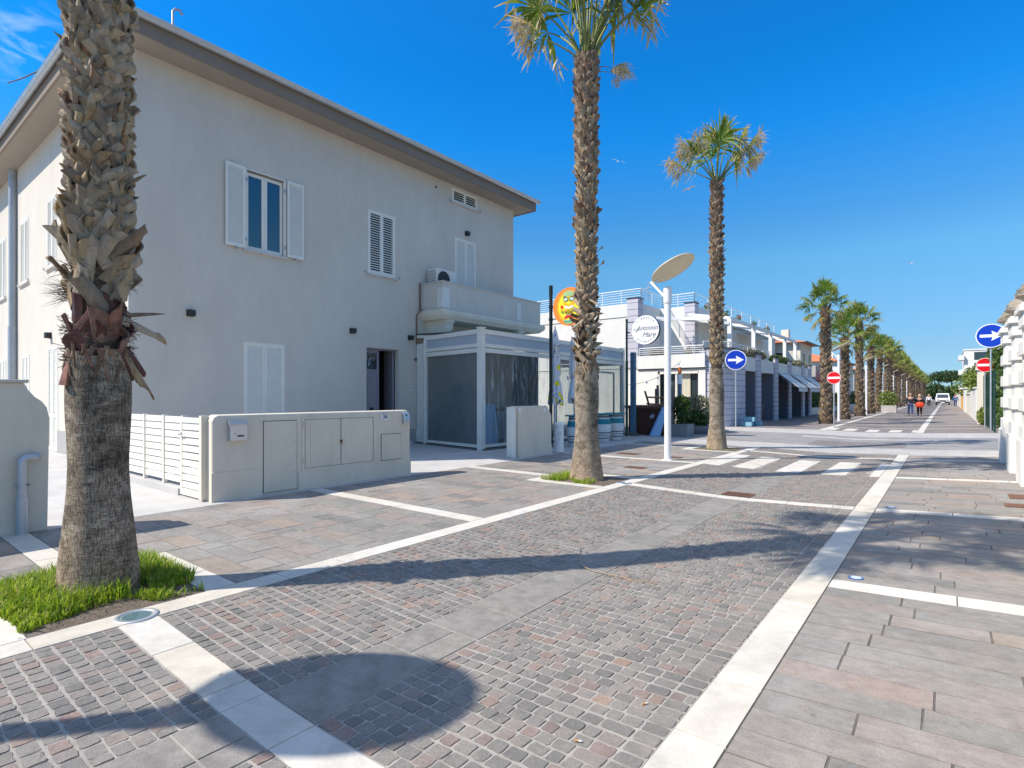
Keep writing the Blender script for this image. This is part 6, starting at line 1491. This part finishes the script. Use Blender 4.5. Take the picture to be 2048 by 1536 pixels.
hb = thing('apartment_block', (10, 112, 0), 'white apartment block with balconies beyond the right hand trees', 'building')
mb = MB(); mb.box(2.2,16,112,126,-.1,8.7); mb.build('wall', pl_white, hb)
for z in (2.6,4.9,7.2): mb = MB(); mb.box(1.5,2.2,111.4,115,z,z+.75); mb.build('balcony', pl_white, hb)
for z in (3.2,5.5,7.2): mb = MB(); mb.box(3.4,6,111.96,111.99,z,z+1.2); mb.build('window', glassfar, hb)
mb = MB(); mb.box(2.1,16.2,111.9,126.2,8.7,8.9); mb.build('roof', pl_white, hb)
t = thing('shed', (3, 150, 0), 'small orange roofed hut far behind the van', 'hut'); mb = MB(); mb.box(2.2,6,150,156,0,3.0); mb.build('wall', pl_orange, t); mb = MB(); mb.box(1.9,6.3,149.7,156.3,3,3.2); mb.build('roof', redroof, t)

# ------------------------------------------------------------------ vehicles and people
def van(x, y, lab):
    t = thing('van', (x, y, 0), lab, 'van'); local(t); W = .95
    mb = MB(); side = [(-2.5,.35),(-2.55,.9),(-2.25,1.12),(-1.55,1.85),(-1.2,2.0),(2.3,2.0),(2.5,1.8),(2.5,.35)]
    def wd(z): return W*(1 if z < 1.1 else 1-.12*(z-1.1)/.9)
    n = len(side); vs = [(-wd(z), yy, z) for yy, z in side]+[(wd(z), yy, z) for yy, z in side]
    mb.add(vs, [tuple(range(n)), tuple(range(2*n-1,n-1,-1))]+[(k, n+k, n+(k+1)%n, (k+1)%n) for k in range(n)]); mb.build('body', carw, t, bevel=.04)
    mb = MB(); mb.add([(-.80,-2.17,1.2),(.80,-2.17,1.2),(.72,-1.60,1.80),(-.72,-1.60,1.80)], [(0,1,2,3)]); mb.M = Matrix.Translation((0,-.03,.03)); mb.add([(-.80,-2.17,1.2),(.80,-2.17,1.2),(.72,-1.60,1.80),(-.72,-1.60,1.80)], [(0,1,2,3)]); mb.build('windscreen', glassfar, t)
    for s_ in (-1, 1):
        mb = MB(); mb.box(s_*.62-.17,s_*.62+.17,-2.59,-2.5,.80,1.0); mb.build('headlight', silver, t)
        mb = MB(); mb.box(s_*1.05-.10,s_*1.05+.10,-1.75,-1.65,1.15,1.42); mb.build('mirror', blackpl, t)
        for yy in (-1.65, 1.7):
            mb = MB(); mb.disc((s_*.88,yy,.33),(1,0,0),.33,.22,24); wl = mb.build('wheel', tyre, t); mb = MB(); mb.disc((s_*.995,yy,.33),(1,0,0),.19,.01,20); mb.build('rim', silver, wl)
    mb = MB(); mb.box(-.92,.92,-2.60,-2.5,.33,.62); mb.build('bumper', blackpl, t); mb = MB(); mb.box(-.26,.26,-2.615,-2.60,.42,.53); mb.build('plate', signwhite, t)
    mb = MB(); mb.box(-.40,.40,-2.60,-2.53,.70,.85); mb.build('grille', blackpl, t)
van(-.5, 122, 'white van coming towards the camera on the right lane')
t = thing('parked_car', (-5.6, 150, 0), 'small dark car far away beside the palm row', 'car'); local(t); t.location = (-4.3, 140, 0)
mb = MB(); side = [(-2,.3),(-2.05,.7),(-1.1,.95),(-.5,1.42),(.9,1.42),(1.7,.95),(2,.85),(2,.3)]; n = len(side)
mb.add([(-.85*(1 if z < 1 else .82), yy, z) for yy, z in side]+[(.85*(1 if z < 1 else .82), yy, z) for yy, z in side], [tuple(range(n)), tuple(range(2*n-1,n-1,-1))]+[(k,n+k,n+(k+1)%n,(k+1)%n) for k in range(n)]); mb.build('body', mat('car dark paint', (.03,.035,.045), .25, bs=0), t, bevel=.04)
mb = MB(); mb.add([(-.66,-1.10,1.0),(.66,-1.10,1.0),(.62,-.58,1.38),(-.62,-.58,1.38)], [(0,1,2,3)]); mb.build('windscreen', glassfar, t)
for s_ in (-1,1):
    for yy in (-1.25,1.3): mb = MB(); mb.disc((s_*.78,yy,.3),(1,0,0),.3,.2,18); mb.build('wheel', tyre, t)
mb = MB(); mb.box(-.75,-.45,-2.07,-2.0,.55,.68); mb.box(.45,.75,-2.07,-2.0,.55,.68); mb.build('headlight', silver, t)

def skin_obj(name, joints, edges, m_, parent, lv=1):
    me = bpy.data.meshes.new(name); me.from_pydata([j[0] for j in joints], edges, []); o = bpy.data.objects.new(name, me); col.objects.link(o)
    me.materials.append(m_); o.parent = parent
    s_ = o.modifiers.new('s', 'SKIN'); me2 = o.data
    sv = me2.skin_vertices[0].data if me2.skin_vertices else None
    if sv is None:
        bpy.context.view_layer.objects.active = o; o.select_set(True); 
    for i, j in enumerate(joints):
        if sv: r_ = j[1]; sv[i].radius = r_ if isinstance(r_, tuple) else (r_, r_)
    if sv: sv[0].use_root = True
    b = o.modifiers.new('u', 'SUBSURF'); b.levels = lv; b.render_levels = lv
    return o
def person(x, y, rz, sc, lab, top_m, leg_m, hair_m, hairlong=False, stride=.22, bag=None, cat='person'):
    t = thing('person', (x, y, 0), lab, cat, None, rz); local(t); t.scale = (sc,)*3
    S = stride
    J = [((0,0,.95),(.15,.10)), ((0,.0,1.18),(.145,.095)), ((0,0,1.40),(.16,.10)), ((0,0,1.50),.055), ((0,-.01,1.57),.05), ((0,-.015,1.66),(.085,.10)), ((0,-.01,1.74),(.07,.085)),
         ((.10,0,.90),.088), ((.11,-S*.6,.50),.062), ((.11,-S,.10),.042), ((.11,-S-.14,.04),.035), ((-.10,0,.90),.088), ((-.11,S*.25,.50),.062), ((-.11,S,.12),.042), ((-.11,S-.13,.05),.035),
         ((.20,0,1.42),.055), ((.27,.06,1.16),.042), ((.29,-.02,.92),.03), ((.29,-.04,.84),.032), ((-.20,0,1.42),.055), ((-.27,-.02,1.16),.042), ((-.29,-.12,.93),.03), ((-.29,-.15,.85),.032)]
    E_ = [(0,1),(1,2),(2,3),(3,4),(4,5),(5,6),(0,7),(7,8),(8,9),(9,10),(0,11),(11,12),(12,13),(13,14),(2,15),(15,16),(16,17),(17,18),(2,19),(19,20),(20,21),(21,22)]
    bd = skin_obj('body', J, E_, skin, t)
    def sub(idx, grow, nm, m_, clip=None):
        mp = {k: i for i, k in enumerate(idx)}; js = []
        for k in idx:
            p, r_ = J[k]; r_ = r_ if isinstance(r_, tuple) else (r_, r_)
            js.append((p, (r_[0]+grow, r_[1]+grow)))
        return skin_obj(nm, js, [(mp[a], mp[b]) for a, b in E_ if a in mp and b in mp], m_, t)
    sub([1,0,2,15,16,17,19,20,21], .022, 'jacket', top_m); sub([0,7,8,9,11,12,13], .020, 'trousers', leg_m)
    for a, b in ((9,10), (13,14)): sub([a,b], .012, 'shoe', blackc) if False else None
    for (ax, ay, az), (bx_, by, bz) in ((J[9][0], J[10][0]), (J[13][0], J[14][0])):
        mb = MB(); mb.tube([(ax,ay+.03,az-.04),(bx_,by+.05,bz),(bx_,by-.03,bz-.005)], [.048,.047,.035], 8); mb.build('shoe', blackc, t)
    mb = MB(); mb.lathe([(0,.12),(.06,.105),(.10,.05),(.107,-.01),(.095,-.06 if not hairlong else -.16),(.07,-.09 if not hairlong else -.2)], c=(0,.022,1.71), n=14); mb.build('hair', hair_m, t)
    mb = MB()
    for s_ in (-1,1): mb.lathe([(0,-.012),(.012,0),(0,.012)], c=(s_*.032,-.115,1.69), n=8)
    mb.build('eye', blackpl, t)
    mb = MB(); mb.tube([(0,-.10,1.685),(0,-.135,1.655),(0,-.11,1.645)], [.008,.014,.006], 6); mb.build('nose', skin, t)
    mb = MB(); mb.tube([(-.025,-.112,1.62),(0,-.118,1.618),(.025,-.112,1.62)], .006, 5); mb.build('mouth', mat('lips', (.4,.12,.1), .5), t)
    return t
p1 = person(-2.18, 52.4, R(4), .98, 'person in a dark jacket and blue jeans walking on the left of the pair', navy, denim, hairg)
p2 = person(-1.62, 52.8, R(-3), .93, 'person with fair hair in black clothes carrying an orange red bag', blackc, blackc, hairb, True, .15)
bg_ = thing('bag', (-1.6, 52.5, .7), 'orange red rounded bag carried by the fair haired walker', 'bag')
mb = MB(); mb.lathe([(0,-.24),(.18,-.21),(.27,-.10),(.28,.02),(.20,.15),(0,.20)], c=(-1.6,52.5,.90), n=18); bb = mb.build('body', orangebag, bg_)
for v in bb.data.vertices: v.co.y *= .6
mb = MB(); mb.tube([(-1.75,52.5,1.05),(-1.72,52.55,1.35),(-1.5,52.6,1.38),(-1.45,52.5,1.05)], .014, 6); mb.build('strap', blackc, bg_)
person(-1.9, 96, R(0), 1.0, 'distant person in a white shirt behind the walking pair', clothw, blackc, hairb)
person(1.0, 100, R(170), 1.0, 'distant person in blue clothes standing beside the white van', bluecl, denim, hairg)

# ------------------------------------------------------------------ small things on the ground
def inlight(x, y, r, lab):
    t = thing('ground_light', (x, y, 0), lab, 'ground light', 'round lights set in the stone strip'); local(t); t.location = (x, y, gz(x)+.001)
    mb = MB(); mb.lathe([(r,0),(r,.006),(r-.012,.009),(r-.032,.009),(r-.034,.004)], n=40); mb.build('ring', zinc, t)
    mb = MB(); mb.lathe([(r-.034,.003),(r*.5,.006),(0,.007)], n=32); mb.build('glass', glassm('ground light glass', (.10,.17,.19), .08, .8) if 'ground light glass' not in MATS else MATS['ground light glass'], t)
inlight(-4.47, 1.40, .135, 'round ground light in the stone strip beside the near grass patch')
inlight(-4.49, 8.9, .135, 'round ground light in the stone strip beside the second palm')
inlight(-4.49, 16.4, .135, 'round ground light in the stone strip beside the third palm')
for x, y, l in ((-.60,5.46,'small round blue rimmed marker in the nearer right cross strip'), (-.60,9.22,'small round blue rimmed marker in the farther right cross strip')):
    t = thing('ground_marker', (x, y, gz(x)), l, 'ground light', 'blue rimmed round markers'); z = gz(x)+.003
    mb = MB(); mb.disc((x,y,z),(0,0,1),.058,.006,28); mb.build('rim', mat('marker blue', (.06,.13,.32), .4), t); mb = MB(); mb.disc((x,y,z+.003),(0,0,1),.040,.006,24); mb.build('centre', mat('marker pale', (.62,.66,.72), .3), t)
def grate(x0, x1, y0, y1, m_, lab, solid=False, dz=.002):
    t = thing('drain_cover', ((x0+x1)/2, (y0+y1)/2, 0), lab, 'drain cover', 'iron covers in the paving'); g = lambda x: gz(x)+dz
    mb = MB(); mb.add([(x0,y0,g(x0)),(x1,y0,g(x1)),(x1,y1,g(x1)),(x0,y1,g(x0))], [(0,1,2,3)]); mb.build('tray', dark if not solid else m_, t)
    mb = MB()
    for a, b, c, d in ((x0,x1,y0,y0+.02), (x0,x1,y1-.02,y1), (x0,x0+.02,y0+.02,y1-.02), (x1-.02,x1,y0+.02,y1-.02)): mb.add([(a,c,g(a)+.005),(b,c,g(b)+.005),(b,d,g(b)+.005),(a,d,g(a)+.005)], [(0,1,2,3)])
    n = int((x1-x0)/.035)
    for k in range(1, n): a = x0+k*(x1-x0)/n; mb.add([(a-.008,y0+.02,g(a)+.004),(a+.008,y0+.02,g(a)+.004),(a+.008,y1-.02,g(a)+.004),(a-.008,y1-.02,g(a)+.004)], [(0,1,2,3)])
    for k in range(1, 4): yy = y0+k*(y1-y0)/4; mb.add([(x0+.02,yy-.008,g(x0)+.003),(x1-.02,yy-.008,g(x1)+.003),(x1-.02,yy+.008,g(x1)+.003),(x0+.02,yy+.008,g(x0)+.003)], [(0,1,2,3)])
    mb.build('grid', m_, t)
grate(-2.86, -2.42, 9.05, 9.45, rust, 'dark iron grate in the central drain channel', dz=.003)
grate(.62, 1.05, 9.9, 10.2, rust, 'long rusty cover at the right, nearer of two', True)
grate(.72, 1.05, 10.7, 11.15, rust, 'square rusty cover at the right, farther of two', True)
grate(-5.5, -5.05, 10.85, 11.15, rust, 'rusty cover right of the second palm near the lamp', True)
grate(-7.0, -6.4, 13.3, 13.7, rust, 'rusty cover in the shade in front of the veranda', True)
grate(-5.6, -5.2, 13.3, 13.6, rust, 'rusty cover beside the base of the white lamp post', True)
bt = mat('cigarette paper', (.75,.72,.68), .8); bo_ = mat('cigarette filter', (.60,.27,.08), .8)
for x, y, a, l in ((-1.19,2.59,1.1,'cigarette butt on the cobbles near the right white strip'), (-1.30,2.13,.4,'cigarette butt on the cobbles at the bottom edge of the view')):
    t = thing('cigarette_butt', (x, y, gz(x)), l, 'cigarette butt', 'cigarette butts'); d = Vector((math.cos(a), math.sin(a), 0))*.014; c = Vector((x, y, gz(x)+.007))
    mb = MB(); mb.tube([c-d*1.4, c], .004, 8); mb.build('filter', bo_, t); mb = MB(); mb.tube([c, c+d], .004, 8); mb.build('paper', bt, t)
t = thing('dry_twig', (-2.56, 4.4, -.04), 'dry palm twig lying on the central drain slabs', 'twig'); mb = MB(); z = -.035
mb.tube([(-2.75,4.55,z+.12),(-2.68,4.42,z+.01),(-2.5,4.36,z),(-2.2,4.36,z+.01),(-2.05,4.3,z)], [.006,.006,.005,.004,.002], 5)
for k in range(9): a = U(-.6,.6); mb.tube([(-2.4+.05*k,4.36,z+.005),(-2.25+.05*k,4.36+a*.12,z+.01)], .002, 4)
mb.build('stem', mat('dry twig', (.36,.27,.18), .9), t)
for i, (x, y, l) in enumerate(((-4.95,.93,'dry orange leaf on the grass patch edge'),)):
    t = mb = MB(); mb.add([(x-.03,y,.03),(x,y-.015,.045),(x+.03,y,.03),(x,y+.02,.04)], [(0,1,2,3)]); tag(mb.build('fallen_leaf', bo_, None, (x,y,.03)), l, 'leaf')
# overhead cable to the left eave
cb = MB(); cb.tube([(-26,4.2,12.6),(-22,3.9,11.2),(-17.9,3.5,9.75)], .02, 6); cb.tube([(-26,4.25,12.62),(-22,3.9,11.22),(-17.9,3.5,9.74)], .012, 5); tag(cb.build('overhead_cable', blackpl, None, (-22,4,11)), 'twisted overhead cable reaching the left eave of the house', 'cable')
# gulls
def gull(px, py, d, sp, bank, lab):
    rd = raydir(px, py); c = Vector((0,0,1.55))+rd*d
    t = thing('gull', c, lab, 'bird', 'gulls in the sky'); local(t); t.rotation_euler = (R(bank), R(bank*.5), R(30+bank))
    J = [((0,-.18,0),.03), ((0,-.05,0),.06), ((0,.10,0),.05), ((0,.24,0),.02)]
    bd = skin_obj('body', J, [(0,1),(1,2),(2,3)], bird, t)
    for s_ in (-1,1):
        mb = MB(); mb.add([(s_*.03,-.08,.02),(s_*.30,-.12,.12),(s_*.68,.02,.04),(s_*.62,.05,.04),(s_*.28,.05,.11),(s_*.03,.08,.02)], [(0,1,4,5),(1,2,3,4)]); mb.build('wing', bird, t)
    t.scale = (sp,)*3
gull(1236, 323, 32, .6, 20, 'gull gliding between the second and third palms, upper one')
gull(1378, 378, 30, .55, -25, 'gull left of the third palm crown, lower one')
gull(1822, 526, 60, .7, 10, 'tiny gull above the far palms at the right')
